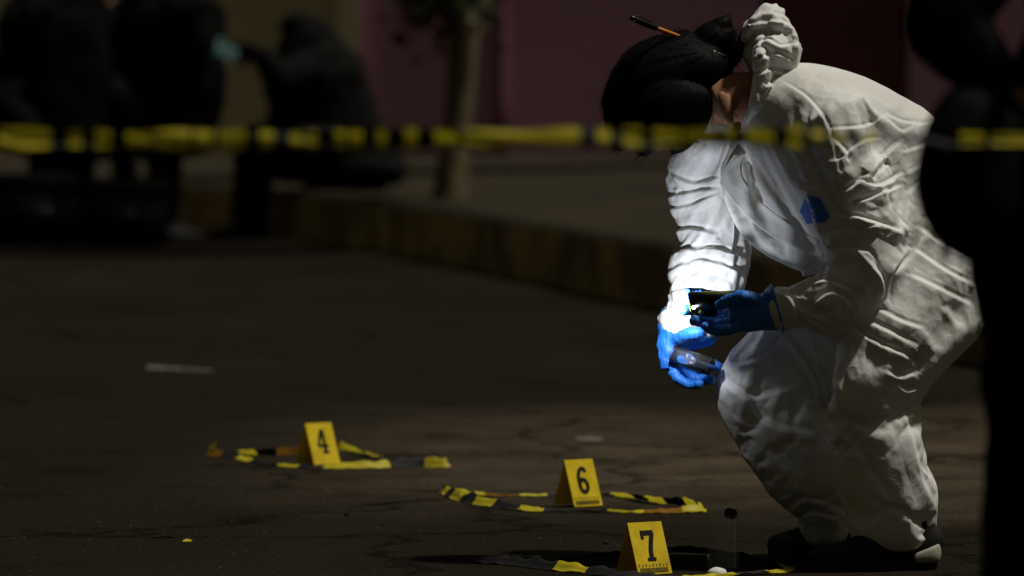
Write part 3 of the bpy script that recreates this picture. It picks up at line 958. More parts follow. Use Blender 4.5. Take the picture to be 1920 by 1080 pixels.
# far leg
tube(V, F, [pt(1770, 520, 13.24, 100, .12), pt(1630, 590, 13.24, 92, .115), pt(1510, 648, 13.23, 86, .11), pt(1406, 706, 13.22, 76, .10), pt(1456, 780, 13.22, 82, .10), pt(1504, 868, 13.24, 80, .105), pt(1538, 935, 13.26, 66, .095), pt(1546, 988, 13.27, 48, .08), pt(1548, 1014, 13.27, 44, .07)], 24, 6)
# hood bunched up behind the neck
def facets(st, n, jit, seed):
    """stiff bunched cloth: few-sided irregular tube"""
    r_ = random.Random(seed)
    b0 = len(V)
    tube(V, F, st, n, 1)
    for i_ in range(b0, len(V)):
        V[i_] = V[i_] + Vector((r_.uniform(-jit, jit), r_.uniform(-jit, jit), r_.uniform(-jit, jit)))
tube(V, F, [pt(1452, 215, 13.17, 56, .10), pt(1444, 170, 13.17, 38, .08), pt(1446, 130, 13.17, 34, .07)], 20, 5)
suit_me = drape(union('coverall', V, F, .0122, 5), 15)

FOLDS = [
    # near sleeve: crisp diagonal creases, amplitude mm, half width px
    ([(1690, 268), (1655, 300), (1610, 345), (1570, 372)], 9, 9), ([(1612, 345), (1650, 352), (1688, 330)], 8, 8),
    ([(1560, 262), (1585, 292), (1565, 305)], 7, 7), ([(1590, 290), (1620, 268), (1650, 262)], 6, 7),
    ([(1600, 385), (1640, 372), (1690, 352)], 9, 8), ([(1650, 352), (1672, 400), (1700, 432)], 8, 8),
    ([(1595, 405), (1640, 420), (1690, 440)], 10, 8), ([(1600, 440), (1650, 425)], 6, 6),
    ([(1570, 440), (1560, 470), (1620, 472), (1640, 500)], 9, 8), ([(1480, 545), (1530, 520), (1570, 500)], 8, 8),
    ([(1500, 560), (1545, 530), (1590, 545)], 8, 7), ([(1520, 580), (1560, 550), (1600, 580)], 7, 7),
    ([(1440, 545), (1480, 560), (1490, 590)], 6, 7), ([(1610, 470), (1648, 520), (1652, 560)], 8, 8),
    ([(1460, 530), (1510, 512), (1545, 492)], 7, 7), ([(1700, 470), (1670, 510), (1660, 560)], 9, 9),
    # back and shoulder
    ([(1472, 158), (1515, 188), (1548, 232), (1562, 285)], 3.6, 6), ([(1562, 285), (1575, 330)], 3.0, 7),
    ([(1600, 150), (1625, 195), (1655, 225)], 3.0, 7), ([(1655, 215), (1700, 232), (1760, 238)], 4.2, 8),
    ([(1655, 222), (1690, 250), (1712, 240)], 4.8, 8), ([(1720, 240), (1750, 232), (1790, 215)], 3.6, 7),
    ([(1560, 245), (1620, 240), (1655, 222)], 3.6, 7), ([(1690, 290), (1740, 275), (1790, 270)], 3.6, 8),
    ([(1700, 330), (1750, 305), (1800, 300)], 3.6, 8), ([(1700, 370), (1740, 340), (1790, 330)], 4.2, 9),
    # hip and seat
    ([(1720, 430), (1780, 470), (1840, 490)], 5.4, 9), ([(1712, 470), (1770, 510), (1830, 540)], 5.4, 9),
    ([(1705, 520), (1760, 545), (1820, 575)], 4.8, 9), ([(1735, 415), (1790, 440), (1845, 455)], 4.8, 9),
    # near leg
    ([(1600, 622), (1650, 650), (1700, 672), (1716, 690)], 6.1, 9), ([(1610, 600), (1660, 622), (1712, 650)], 5.4, 9),
    ([(1640, 580), (1690, 606), (1730, 618)], 5.4, 9), ([(1660, 700), (1690, 710), (1716, 702)], 5.4, 8),
    ([(1680, 722), (1700, 735), (1722, 728)], 4.8, 7), ([(1690, 765), (1708, 830), (1728, 900), (1750, 950)], 4.8, 9),
    ([(1590, 820), (1620, 880), (1660, 930)], 4.8, 14), ([(1592, 850), (1598, 940), (1600, 985)], 4.1, 8),
    ([(1570, 640), (1575, 740), (1582, 830)], 4.1, 10),
    # far leg
    ([(1345, 712), (1400, 748), (1450, 742), (1500, 722)], 9, 13), ([(1385, 740), (1440, 800), (1520, 818)], 10, 15),
    ([(1360, 690), (1420, 680), (1470, 640)], 6, 10), ([(1470, 640), (1520, 720), (1530, 800)], 7, 12),
    ([(1505, 620), (1530, 700), (1560, 790)], 7, 10), ([(1480, 960), (1510, 940), (1550, 950)], 6, 9),
    ([(1490, 985), (1520, 965), (1570, 975)], 6, 7),
    # far sleeve
    ([(1240, 490), (1300, 470), (1360, 474), (1402, 490)], 9, 9), ([(1250, 515), (1310, 492), (1370, 505), (1400, 530)], 7, 8),
    ([(1240, 445), (1290, 432), (1340, 440)], 8, 9), ([(1245, 372), (1300, 362), (1345, 356)], 7, 7),
    ([(1250, 395), (1300, 385), (1345, 366)], 6, 6), ([(1262, 330), (1300, 345), (1345, 336)], 6, 7),
    ([(1240, 560), (1290, 545), (1340, 552)], 6, 7), ([(1238, 590), (1275, 575), (1310, 578)], 5, 7),
    ([(1240, 310), (1262, 350), (1275, 362)], 6, 7),
    # chest
    ([(1470, 290), (1500, 350), (1545, 352)], 6, 9), ([(1400, 300), (1440, 360), (1490, 430)], 5, 12),
    ([(1545, 405), (1600, 410), (1640, 420)], 7, 8), ([(1550, 440), (1600, 436)], 5, 7), ([(1530, 330), (1560, 300)], 5, 8),
]


def fold_field(a, nn, folds):
    px, py = px_of(a)
    face = np.clip(-nn[:, 1] * 1.6 + .75, 0, 1)
    h = np.zeros(len(a))
    for pts, amp, wd in folds:
        P = catmull(pts, 5)
        best = np.full(len(a), 1e9)
        tt = np.zeros(len(a))
        x0, y0 = P.min(0) - wd * 3; x1, y1 = P.max(0) + wd * 3.2
        sel = np.where((px > x0) & (px < x1) & (py > y0) & (py < y1))[0]
        if not len(sel): continue
        qx, qy = px[sel], py[sel]
        bd = np.full(len(sel), 1e9); bt_ = np.zeros(len(sel)); sg = np.ones(len(sel))
        m = len(P) - 1
        for i in range(m):
            ax, ay = P[i]; bx, by = P[i + 1]
            dx, dy = bx - ax, by - ay
            l2 = dx * dx + dy * dy + 1e-9
            t = np.clip(((qx - ax) * dx + (qy - ay) * dy) / l2, 0, 1)
            d = np.hypot(qx - ax - t * dx, qy - ay - t * dy)
            k = d < bd
            bd[k] = d[k]; bt_[k] = (i + t[k]) / m
            sg[k] = np.where((qx[k] - ax - t[k] * dx) - (qy[k] - ay - t[k] * dy) > 0, 1, -1)
        prof = np.where(sg > 0, np.clip(1 - bd / (wd * .62), 0, 1) - .5 * np.clip(1 - np.abs(bd - wd) / (wd * .6), 0, 1), np.clip(1 - bd / (wd * 2.6), 0, 1))
        taper = np.sin(np.clip(bt_, 0.02, .98) * math.pi) ** .45
        h[sel] += prof * taper * amp * .001 * face[sel]
    return h


def crumple(a, soft, fine, seed=3):
    """stiff cloth: sharp straight creases between flat facets"""
    r_ = np.random.default_rng(seed)
    wv = np.array([noise.noise_vector(Vector(p) * 7) for p in a])
    b = a + wv * .012
    h = np.zeros(len(a))
    for i in range(9):
        lam = (.17, .14, .12, .10, .088, .076, .066, .055, .046)[i]
        n_ = r_.normal(size=3); n_ /= np.linalg.norm(n_)
        t = (b @ n_) / lam + r_.random()
        tri = np.abs(t - np.floor(t) - .5) * 2
        o_ = Vector(tuple(r_.random(3) * 50))
        mk = np.array([noise.noise(Vector(p) * 5.0 + o_) for p in a])
        mk = np.clip(mk * 4.5 - .5, 0, 1)
        h += (tri ** 1.2 - .45) * mk * lam * .085 * (soft if lam > .072 else fine)
    return h


a = get_co(suit_me); nn = get_no(suit_me)
px, py = px_of(a)
def blob(cx, cy, rx, ry):
    return np.exp(-(((px - cx) / rx) ** 2 + ((py - cy) / ry) ** 2) ** 1.5)
soft = np.full(len(a), 1.0)
soft -= .72 * blob(1600, 160, 130, 70)                   # the back is stretched smooth
soft -= .75 * blob(1625, 850, 85, 190) + .45 * blob(1440, 830, 110, 150)
soft -= .5 * blob(1440, 340, 70, 110)
soft += .75 * blob(1665, 380, 70, 150) + .5 * blob(1540, 555, 110, 60) + .6 * blob(1780, 500, 90, 110)
soft -= .55 * blob(1448, 90, 60, 90); soft += .6 * blob(1715, 740, 40, 200) + .4 * blob(1320, 480, 100, 90)
soft = np.clip(soft, .2, 2.4)
fine = soft * (1 - .8 * blob(1448, 90, 60, 90)) 
h = .40 * crumple(a, soft, fine) + .95 * fold_field(a, nn, FOLDS)
a = a + nn * h[:, None]
a[:, 2] = np.maximum(a[:, 2], .03)
set_co(suit_me, a)
suit = link('coverall', suit_me, M['suit'], tech)
# hood pushed back and bunched behind the neck
V, F = [], []
facets([pt(1449, 200, 13.15, 40, .09), pt(1446, 165, 13.15, 36, .09), pt(1446, 136, 13.15, 38, .095), pt(1446, 104, 13.15, 50, .105), pt(1448, 66, 13.15, 50, .095), pt(1450, 36, 13.15, 34, .06), pt(1452, 18, 13.15, 20, .03)], 8, .009, 21)
facets([pt(1396, 70, 13.13, 13, .05), pt(1412, 48, 13.13, 22, .055), pt(1442, 30, 13.14, 22, .05), pt(1472, 30, 13.14, 14, .04)], 6, .006, 22)
facets([pt(1488, 118, 13.13, 10, .05), pt(1488, 90, 13.12, 16, .06), pt(1480, 60, 13.13, 14, .05)], 6, .006, 23)
facets([pt(1408, 228, 13.09, 14, .025), pt(1424, 185, 13.06, 20, .03), pt(1434, 140, 13.06, 20, .03), pt(1424, 104, 13.06, 15, .03)], 6, .005, 24)
hood_me = union('hood', V, F, .003, 5)
ha_ = get_co(hood_me); hn_ = get_no(hood_me)
HF = [([(1402, 62), (1440, 56), (1482, 62)], -15, 11), ([(1440, 120), (1462, 150), (1466, 185)], -8, 8), ([(1398, 46), (1440, 26), (1480, 40)], 6, 8), ([(1412, 98), (1438, 78), (1462, 92), (1494, 84)], 9, 7), ([(1420, 118), (1452, 104), (1484, 116)], 8, 7),
      ([(1424, 142), (1452, 132), (1480, 146)], 7, 7), ([(1430, 178), (1444, 160), (1468, 168)], 7, 7), ([(1444, 22), (1464, 48), (1470, 78)], 6, 7), ([(1430, 60), (1424, 84), (1440, 104)], 7, 6)]
o1_ = np.full(len(ha_), .8)
hh_ = crumple(ha_, o1_, o1_ * .8, 8) + .9 * fold_field(ha_, hn_, HF)
set_co(hood_me, ha_ + hn_ * hh_[:, None])
link('hood', hood_me, M['suit'], suit)

# emblem stitched on the chest: laid on the cloth
suit_bvh = BVHTree.FromPolygons([Vector(p) for p in a], [tuple(p.vertices) for p in suit_me.polygons])
def on_suit(px_, py_, off=.003):
    o = Vector((0, 0, CAM_H)); d = (W(px_, py_, 13) - o).normalized()
    hit = suit_bvh.ray_cast(o, d, 30)
    return (hit[0] - d * off) if hit[0] is not None else W(px_, py_, 13)
def patch(name, poly, m, parent, off, res=7):
    """flat shape (convex polygon in px) draped on the coverall"""
    c = np.mean(poly, 0)
    bm = bmesh.new()
    cen = bm.verts.new(on_suit(*c, off))
    rings = []
    P = []
    for i in range(len(poly)):
        p, q = np.array(poly[i]), np.array(poly[(i + 1) % len(poly)])
        for k in range(4): P.append(p + (q - p) * k / 4)
    prev = None
    for r_ in range(1, res + 1):
        ring = [bm.verts.new(on_suit(*(c + (p - c) * r_ / res), off)) for p in P]
        for i in range(len(ring)):
            k = (i + 1) % len(ring)
            if prev is None: bm.faces.new((cen, ring[i], ring[k]))
            else: bm.faces.new((prev[i], ring[i], ring[k], prev[k]))
        prev = ring
    return link(name, from_bm(name, bm), m, parent)
emb = patch('chest_emblem', [(1512, 366), (1537, 372), (1556, 405), (1545, 416), (1513, 420), (1499, 396)], M['emblem'], suit, .004)
emb['label'] = 'blue six-sided emblem on the chest of the coverall'
patch('emblem_print', [(1513, 403), (1532, 388), (1533.5, 389.5), (1514.5, 404.5)], M['emblem_line'], emb, .0065, 2)
patch('emblem_print', [(1520, 407), (1538, 393), (1539.5, 394.5), (1521.5, 408.5)], M['emblem_line'], emb, .0065, 2)

# zip flap hanging open along the front edge of the chest
po = catmull([(1376, 290), (1356, 320), (1358, 352), (1392, 398), (1440, 438), (1490, 464), (1540, 484)], 6)
pi_ = catmull([(1398, 288), (1388, 314), (1398, 344), (1430, 382), (1472, 414), (1514, 440), (1552, 462)], 6)
V, F = [], []
nr = len(po)
for i in range(nr):
    for k in range(7):
        t = k / 6
        p = on_suit(*(pi_[i] + (po[i] - pi_[i]) * t), .004 + .007 * t + .003 * noise.noise(Vector((i * .25, t * 2.2, 4))))
        V.append(p)
for i in range(nr - 1):
    for k in range(6):
        b = i * 7 + k
        F.append((b, b + 1, b + 8, b + 7))
fl = link('zip_flap', mesh('zip_flap', V, F), M['suit'], suit)
m = fl.modifiers.new('t', 'SOLIDIFY'); m.thickness = .0015
m = fl.modifiers.new('s', 'SUBSURF'); m.levels = 1; m.render_levels = 1

# --- body
V, F = [], []
HC = W(1292, 178, 13.20)
HUP = Vector((-.98, 0, .10)); HFW = Vector((-.10, .30, -1))
hc, up, fw, lf = head_shapes(V, F, HC, HUP, HFW, 1.04)
body_limbs(V, F, .84)
ball(V, F, W(1360, 200, 13.07), Vector((.015, 0, .003)), Vector((.004, .010, 0)), Vector((-.010, 0, .036)))
ball(V, F, W(1369, 224, 13.075), Vector((.010, 0, 0)), Vector((0, .009, 0)), Vector((0, 0, .013)))
tube(V, F, [pt(1345, 195, 13.13, 40, .05), pt(1392, 182, 13.13, 48, .05), pt(1440, 200, 13.15, 50, .05)], 18, 4)
# left hand inside the glove and right hand inside the glove share the glove chains below


def hand_chain(V, F, palm, fingers, k=1.0):
    tube(V, F, [pt(p[0], p[1], p[2], p[3] * k, p[4] * k) for p in palm], 16, 4)
    for f in fingers:
        tube(V, F, [pt(x, y, d, r * k, r * k * mpp(13) * 1.05) for x, y, d, r in f], 12, 4)


NEAR_PALM = [(1456, 584, 12.98, 27, .026), (1428, 586, 12.985, 34, .022), (1395, 588, 12.985, 36, .019), (1372, 590, 12.99, 34, .016)]
NEAR_FING = [
    [(1385, 566, 12.99, 12), (1342, 556, 13.05, 11), (1305, 550, 13.062, 10.5), (1288, 549, 13.055, 9.5)],           # index behind the phone
    [(1380, 582, 12.99, 12), (1338, 580, 13.05, 11.5), (1298, 581, 13.058, 11), (1281, 583, 13.045, 9.5)],          # middle
    [(1380, 598, 12.985, 12), (1345, 604, 13.03, 11.5), (1316, 604, 13.03, 10.5), (1300, 600, 13.005, 9.5)],        # ring
    [(1386, 612, 12.98, 11), (1356, 620, 13.00, 10.5), (1334, 618, 13.00, 9.5), (1320, 610, 12.985, 8.5)],          # little
    [(1425, 566, 12.965, 13), (1395, 556, 12.96, 13), (1368, 563, 12.975, 12), (1346, 574, 12.99, 10)],             # thumb on the screen side
]
FAR_PALM = [(1262, 616, 13.335, 24, .026), (1260, 640, 13.33, 28, .022), (1262, 668, 13.32, 28, .019), (1264, 690, 13.315, 26, .016)]
FAR_FING = [
    [(1266, 640, 13.32, 12), (1284, 628, 13.28, 12), (1306, 624, 13.265, 11), (1320, 624, 13.262, 9.5)],            # thumb lifted to the lid
    [(1272, 648, 13.315, 12), (1300, 646, 13.345, 11), (1326, 640, 13.335, 10), (1338, 632, 13.315, 9)],            # index
    [(1270, 668, 13.315, 12), (1302, 672, 13.345, 11.5), (1332, 682, 13.335, 10.5), (1346, 688, 13.305, 9)],        # middle
    [(1266, 684, 13.31, 12), (1290, 704, 13.335, 11), (1318, 712, 13.32, 10), (1334, 712, 13.285, 9)],              # ring
    [(1260, 696, 13.305, 10.5), (1274, 712, 13.30, 10), (1298, 722, 13.285, 9), (1314, 720, 13.26, 8)],             # little
]
FAR_PALM = [(x, y, d - .10, *r) for x, y, d, *r in FAR_PALM]
FAR_FING = [[(x, y, d - .10, r) for x, y, d, r in f] for f in FAR_FING]
hand_chain(V, F, NEAR_PALM, NEAR_FING, .8)
hand_chain(V, F, FAR_PALM, FAR_FING, .8)
body = link('body', union('body', V, F, .0042, 3), M['skin'], tech)
eyes(body, hc, up, fw, lf, 1.04)

for nm, palm, fing, cuff, lb in (
        ('glove', NEAR_PALM, NEAR_FING, [(1400, 588, 12.985, 34, .022), (1440, 584, 12.98, 36, .034), (1452, 580, 12.98, 43, .048), (1459, 578, 12.98, 50, .056)], 'blue glove on the hand that holds the phone'),
        ('glove', FAR_PALM, FAR_FING, [(1262, 640, 13.23, 26, .024), (1266, 612, 13.24, 34, .036), (1272, 600, 13.245, 38, .044)], 'blue glove on the hand that grips the clear tube')):
    V, F = [], []
    hand_chain(V, F, palm, fing)
    tube(V, F, [pt(*c) for c in cuff], 18, 4, cap=.15)
    me = union('glove', V, F, .0024, 1)
    g = get_co(me); gn = get_no(me)
    hh = np.array([noise.noise(Vector(p) * 60) * .0020 + noise.noise(Vector((p[0] * 220, p[1] * 90, p[2] * 60))) * .0016 for p in g])
    set_co(me, g + gn * hh[:, None])
    o = link('glove', me, M['glove'], tech)
    o['label'] = lb

# shoes
shoe(tech, Vector((W(1752, 1050, 12.97).x, 12.97, 0)), (-1, -.22, 0), .285, .095, M['shoe'], heel_edge=True)
shoe(tech, Vector((W(1652, 1050, 13.30).x, 13.31, 0)), (-1, -.10, 0), .255, .095, M['shoe'])

# hair
V, F = [], []
def P3(px_, py_, d, r, b=None): return pt(px_, py_, d, r, (b or r * mpp(d)))
tube(V, F, [P3(1352, 112, 13.19, 40, .07), P3(1325, 128, 13.19, 70, .095), P3(1280, 140, 13.20, 84, .108), P3(1225, 165, 13.20, 86, .108), P3(1185, 200, 13.20, 62, .085), P3(1170, 240, 13.20, 34, .055)], 24, 6)
tube(V, F, [P3(1322, 180, 13.135, 28, .05), P3(1292, 195, 13.13, 62, .06), P3(1240, 210, 13.14, 74, .07), P3(1190, 232, 13.16, 46, .06)], 22, 6)
tube(V, F, [P3(1180, 150, 13.19, 34, .06), P3(1160, 200, 13.18, 26, .06), P3(1156, 245, 13.17, 20, .05), P3(1166, 280, 13.17, 9, .02)], 16, 5)
tube(V, F, [P3(1215, 215, 13.12, 40, .04), P3(1212, 262, 13.12, 30, .035), P3(1205, 288, 13.12, 12, .02)], 16, 5)
tube(V, F, [P3(1290, 225, 13.11, 40, .03), P3(1275, 262, 13.11, 26, .025), P3(1262, 286, 13.11, 9, .012)], 16, 5)
tube(V, F, [P3(1320, 95, 13.19, 36, .05), P3(1340, 76, 13.19, 38, .05), P3(1356, 72, 13.19, 34, .045), P3(1366, 60, 13.19, 26, .04)], 16, 5)
tube(V, F, [P3(1340, 60, 13.18, 20, .025), P3(1356, 46, 13.18, 18, .025), P3(1368, 36, 13.18, 9, .015)], 14, 5)
tube(V, F, [P3(1362, 120, 13.17, 16, .03), P3(1378, 95, 13.16, 18, .03), P3(1380, 60, 13.17, 14, .02)], 16, 5)
hair_me = union('hair', V, F, .0045, 5)
ha = get_co(hair_me); hn = get_no(hair_me)
root = W(1345, 75, 13.19)
def strand_h(p):
    v = Vector(p) - root
    # angle round the tie and height give combed ridges running away from the tie
    an = math.atan2(v.z + .02, v.x)
    return noise.noise(Vector((an * 26, v.y * 70, v.length * 3))) * .0018 + noise.noise(Vector((an * 60, v.y * 150, v.length * 5))) * .0012
set_co(hair_me, ha + hn * np.array([strand_h(p) for p in ha])[:, None])
hair = link('hair', hair_me, M['hair'], tech)
# loose strands
V, F = [], []
rd = random.Random(5)
idx = [rd.randrange(len(ha)) for _ in range(1300)]
for i in idx:
    p = Vector(ha[i]); n_ = Vector(hn[i])
    away = (p - root); away -= n_ * away.dot(n_)
    if away.length < 1e-4: continue
    away.normalize()
    l = rd.uniform(.015, .045)
    lift = rd.uniform(.0005, .003) if rd.random() < .91 else rd.uniform(.003, .010)
    q0 = p - n_ * .002
    q1 = p + away * l * .5 + n_ * lift
    q2 = p + away * l + n_ * (lift * .7) + Vector((rd.gauss(0, .004), rd.gauss(0, .004), -.2 * l + rd.gauss(0, .004)))
    tube(V, F, [(*q0, .0005, .0005), (*q1, .0004, .0004), (*q2, .0001, .0001)], 3, 3)
link('loose_strands', mesh('loose_strands', V, F), M['hair'], hair)['kind'] = 'stuff'
V, F = [], []
c = W(1345, 92, 13.17)
for k in range(24):
    an = 2 * math.pi * k / 24
    for q in range(6):
        b_ = 2 * math.pi * q / 6
        ax = Vector((.42, -.25, .87)).normalized()
        e1 = ax.cross(Vector((0, 1, 0))).normalized(); e2 = ax.cross(e1)
        rr = .040 + .005 * math.cos(b_)
        V.append(c + e1 * math.cos(an) * rr + e2 * math.sin(an) * rr * 1.05 + ax * (.005 * math.sin(b_)))
for k in range(24):
    for q in range(6):
        F.append((k * 6 + q, ((k + 1) % 24) * 6 + q, ((k + 1) % 24) * 6 + (q + 1) % 6, k * 6 + (q + 1) % 6))
link('hair_tie', mesh('hair_tie', V, F), M['black_plastic'], hair)

# face mask and its cords
V, F = [], []
ball(V, F, hc - up * .052 + fw * .062, lf * .060, fw * .046, up * .052)
mask = link('face_mask', union('face_mask', V, F, .005, 2), M['mask'], tech)
for (x0, y0, x1, y1) in ((1338, 214, 1337, 252), (1372, 214, 1371, 250)):
    p, q = W(x0, y0, 13.085), W(x1, y1, 13.09)
    V, F = [], []
    tube(V, F, [(*p, .0012, .0012), (*p.lerp(q, .5), .0012, .0012), (*q, .0012, .0012)], 6, 2)
    link('ear_cord', mesh('ear_cord', V, F), M['mask'], mask)

# pen pushed through the hair
pen = empty('pen', W(1225, 48, 13.12), 'orange pen with black grip stuck through the dark hair', 'pen')
p0, p1, p2 = W(1183, 33, 13.10), W(1232, 53, 13.13), W(1310, 82, 13.18)
V, F = [], []
tube(V, F, [(*p1, .0048, .0048), (*p1.lerp(p2, .5), .0048, .0048), (*p2, .0045, .0045)], 12, 2)
link('barrel', mesh('barrel', V, F), M['orange'], pen)
V, F = [], []
tube(V, F, [(*p0, .0060, .0060), (*p0.lerp(p1, .3), .0078, .0078), (*p0.lerp(p1, .75), .0074, .0074), (*p1, .0056, .0056)], 12, 3)
link('cap', mesh('cap', V, F), M['black_plastic'], pen)
V, F = [], []
u_ = Vector((0, -.004, .0085))
tube(V, F, [(*(p0.lerp(p1, .15) + u_), .0016, .0012), (*(p0.lerp(p1, .5) + u_ * 1.15), .0016, .0012), (*(p0.lerp(p1, .85) + u_), .0012, .0012)], 8, 2)
link('clip', mesh('clip', V, F), M['black_plastic'], pen)

# phone with its torch lit, held in the near hand
pc = W(1342, 572, 13.024)
phone = empty('phone', pc, 'dark phone held sideways in the blue glove with its torch lit', 'phone')
rot = Matrix.Rotation(R(-2), 3, 'Y') @ Matrix.Rotation(R(-12), 3, 'Z') @ Matrix.Rotation(R(30), 3, 'X')
bm = bmesh.new(); box(bm, pc, .120, .010, .072, rot, .003); link('case', from_bm('case', bm), M['phone_case'], phone)
bm = bmesh.new(); box(bm, pc + rot @ Vector((0, -.0055, -.001)), .114, .0022, .066, rot, .0006); sc_ = link('screen', from_bm('screen', bm), M['black_plastic'], phone)
bm = bmesh.new(); box(bm, pc + rot @ Vector((0, .0055, -.001)), .114, .0022, .066, rot, .0006); link('back_cover', from_bm('back_cover', bm), M['black_plastic'], phone)
V, F = [], []
bpos = pc + rot @ Vector((-.034, -.0070, -.014))
tube(V, F, [(*(bpos), .0062, .0062), (*(bpos + rot @ Vector((0, -.0012, 0))), .0058, .0058)], 16, 1, side=(1, 0, 0))
link('button', mesh('button', V, F), M['phone_case'], sc_)
led = mat('torch_led', (1, 1, 1), .3)
pb(led).inputs['Emission Color'].default_value = (.86, .91, 1, 1)
pb(led).inputs['Emission Strength'].default_value = 30
V, F = [], []
lp = pc + rot @ Vector((-.0490, -.0072, .000))
tube(V, F, [(*lp, .004, .004), (*(lp + rot @ Vector((0, -.0012, 0))), .004, .004)], 12, 1, side=(1, 0, 0))
link('torch', mesh('torch', V, F), led, phone)
ll = bpy.data.lights.new('torch_light', 'SPOT')
ll.energy = 5.0
ll.color = (.84, .89, 1.0)
ll.spot_size = R(178)
ll.spot_blend = .9
ll.shadow_soft_size = .005
lo = bpy.data.objects.new('torch_light', ll)
C.objects.link(lo)
lo.parent = phone
lo.location = Vector((-.094, .003, .002))
lo.rotation_euler = Vector((.0, -.93, -.16)).to_track_quat('Z', 'Y').to_euler()

# clear tube and lid in the far hand
A_, B_ = W(1262, 664, 13.20), W(1334, 688, 13.16)
tub = empty('specimen_tube', A_, 'clear plastic specimen tube gripped in the far blue glove', 'specimen tube')
V, F = [], []
ax = (B_ - A_).normalized(); s1 = ax.cross(Vector((0, 1, 0))).normalized(); s2 = ax.cross(s1)
n = 28
for rr, sh_ in ((.021, 0), (.0195, .0)):
    for t in (0, 1):
        for k in range(n):
            an = 2 * math.pi * k / n
            V.append(A_ + (B_ - A_) * t + (s1 * math.cos(an) + s2 * math.sin(an)) * rr)
for k in range(n):
    j_ = (k + 1) % n
    F += [(k, j_, n + j_, n + k), (2 * n + j_, 2 * n + k, 3 * n + k, 3 * n + j_), (n + k, n + j_, 3 * n + j_, 3 * n + k), (k, 2 * n + k, 2 * n + j_, j_)]
link('wall', mesh('wall', V, F), M['clear'], tub)
for t in (.02, .98):
    V, F = [], []
    c = A_ + (B_ - A_) * t
    base_ = len(V)
    for k in range(n):
        an = 2 * math.pi * k / n
        for q in range(6):
            b_ = 2 * math.pi * q / 6
            V.append(c + (s1 * math.cos(an) + s2 * math.sin(an)) * (.0215 + .0016 * math.cos(b_)) + ax * .0016 * math.sin(b_))
    for k in range(n):
        for q in range(6):
            F.append((base_ + k * 6 + q, base_ + ((k + 1) % n) * 6 + q, base_ + ((k + 1) % n) * 6 + (q + 1) % 6, base_ + k * 6 + (q + 1) % 6))
    link('rim', mesh('rim', V, F), M['clear'], tub)
V, F = [], []
lp_ = W(1331, 623, 13.175)
dv = Vector((.9, -.3, -.1)).normalized()
tube(V, F, [(*(lp_ - dv * .006), .0115, .0115), (*(lp_ - dv * .004), .0125, .0125), (*(lp_ + dv * .004), .0125, .0125), (*(lp_ + dv * .006), .0115, .0115)], 20, 1, cap=.05)
tag(link('tube_lid', mesh('tube_lid', V, F), M['white_plastic']), 'small white round lid pinched between the far glove fingers', 'lid')

# ------------------------------------------------------------------ clear evidence bag standing beside marker 7
gb = G(1356, 1068)
bag = empty('evidence_bag', (gb.x, gb.y, 0), 'clear plastic bag with dotted edges and a black tab standing beside marker 7', 'bag')
z1 = .122
def bagp(u, v, side_):
    wv = .022 * (1 - v) + .003
    return Vector((gb.x + (u - .5) * .070, gb.y + side_ * wv * math.sin(math.pi * min(max(u, .02), .98)) + .004 * noise.noise(Vector((u * 4, v * 5, side_))), .002 + v * z1))
for sd in (-1, 1):
    V, F = [], []
    for i in range(13):
        for k in range(13): V.append(bagp(k / 12, i / 12, sd))
    for i in range(12):
        for k in range(12): F.append((i * 13 + k, i * 13 + k + 1, i * 13 + k + 14, i * 13 + k + 13))
    link('film', mesh('film', V, F), M['bag_film'], bag)
bm = bmesh.new()
for k in range(21): box(bm, bagp(.86, .04 + .0455 * k, -1) + Vector((0, -.002, 0)), .0030, .0010, .0030)
link('dotted_print', from_bm('dotted_print', bm), M['white_plastic'], bag, smooth=False)['kind'] = 'stuff'
bm = bmesh.new()
for k in range(6): box(bm, bagp(.10, .78 + .036 * k, -1) + Vector((0, -.002, 0)), .0018, .0008, .0022)
link('dotted_print', from_bm('dotted_print', bm), M['white_plastic'], bag, smooth=False)['kind'] = 'stuff'
for u0 in (.03, .97):
    bm = bmesh.new(); box(bm, bagp(u0, .5, -1), .004, .0015, z1 * .98)
    link('side_seal', from_bm('side_seal', bm), M['clear'], bag, smooth=False)
bm = bmesh.new()
box(bm, W(1370, 963, gb.y) , .028, .006, .024, Matrix.Rotation(R(12), 3, 'Y'), .004)
link('tab', from_bm('tab', bm), M['black_plastic'], bag, smooth=False)
V, F = [], []
g2 = G(1345, 1081)
ball(V, F, Vector((g2.x, g2.y, .008)), Vector((.022, 0, 0)), Vector((0, .016, 0)), Vector((0, 0, .012)), 14, 8)
me = mesh('plug', V, F)
a2 = get_co(me); set_co(me, a2 + np.array([noise.noise_vector(Vector(p) * 60) * .003 for p in a2]))
tag(link('paper_ball', me, M['white_plastic']), 'small crumpled white scrap at the foot of the clear bag', 'scrap')

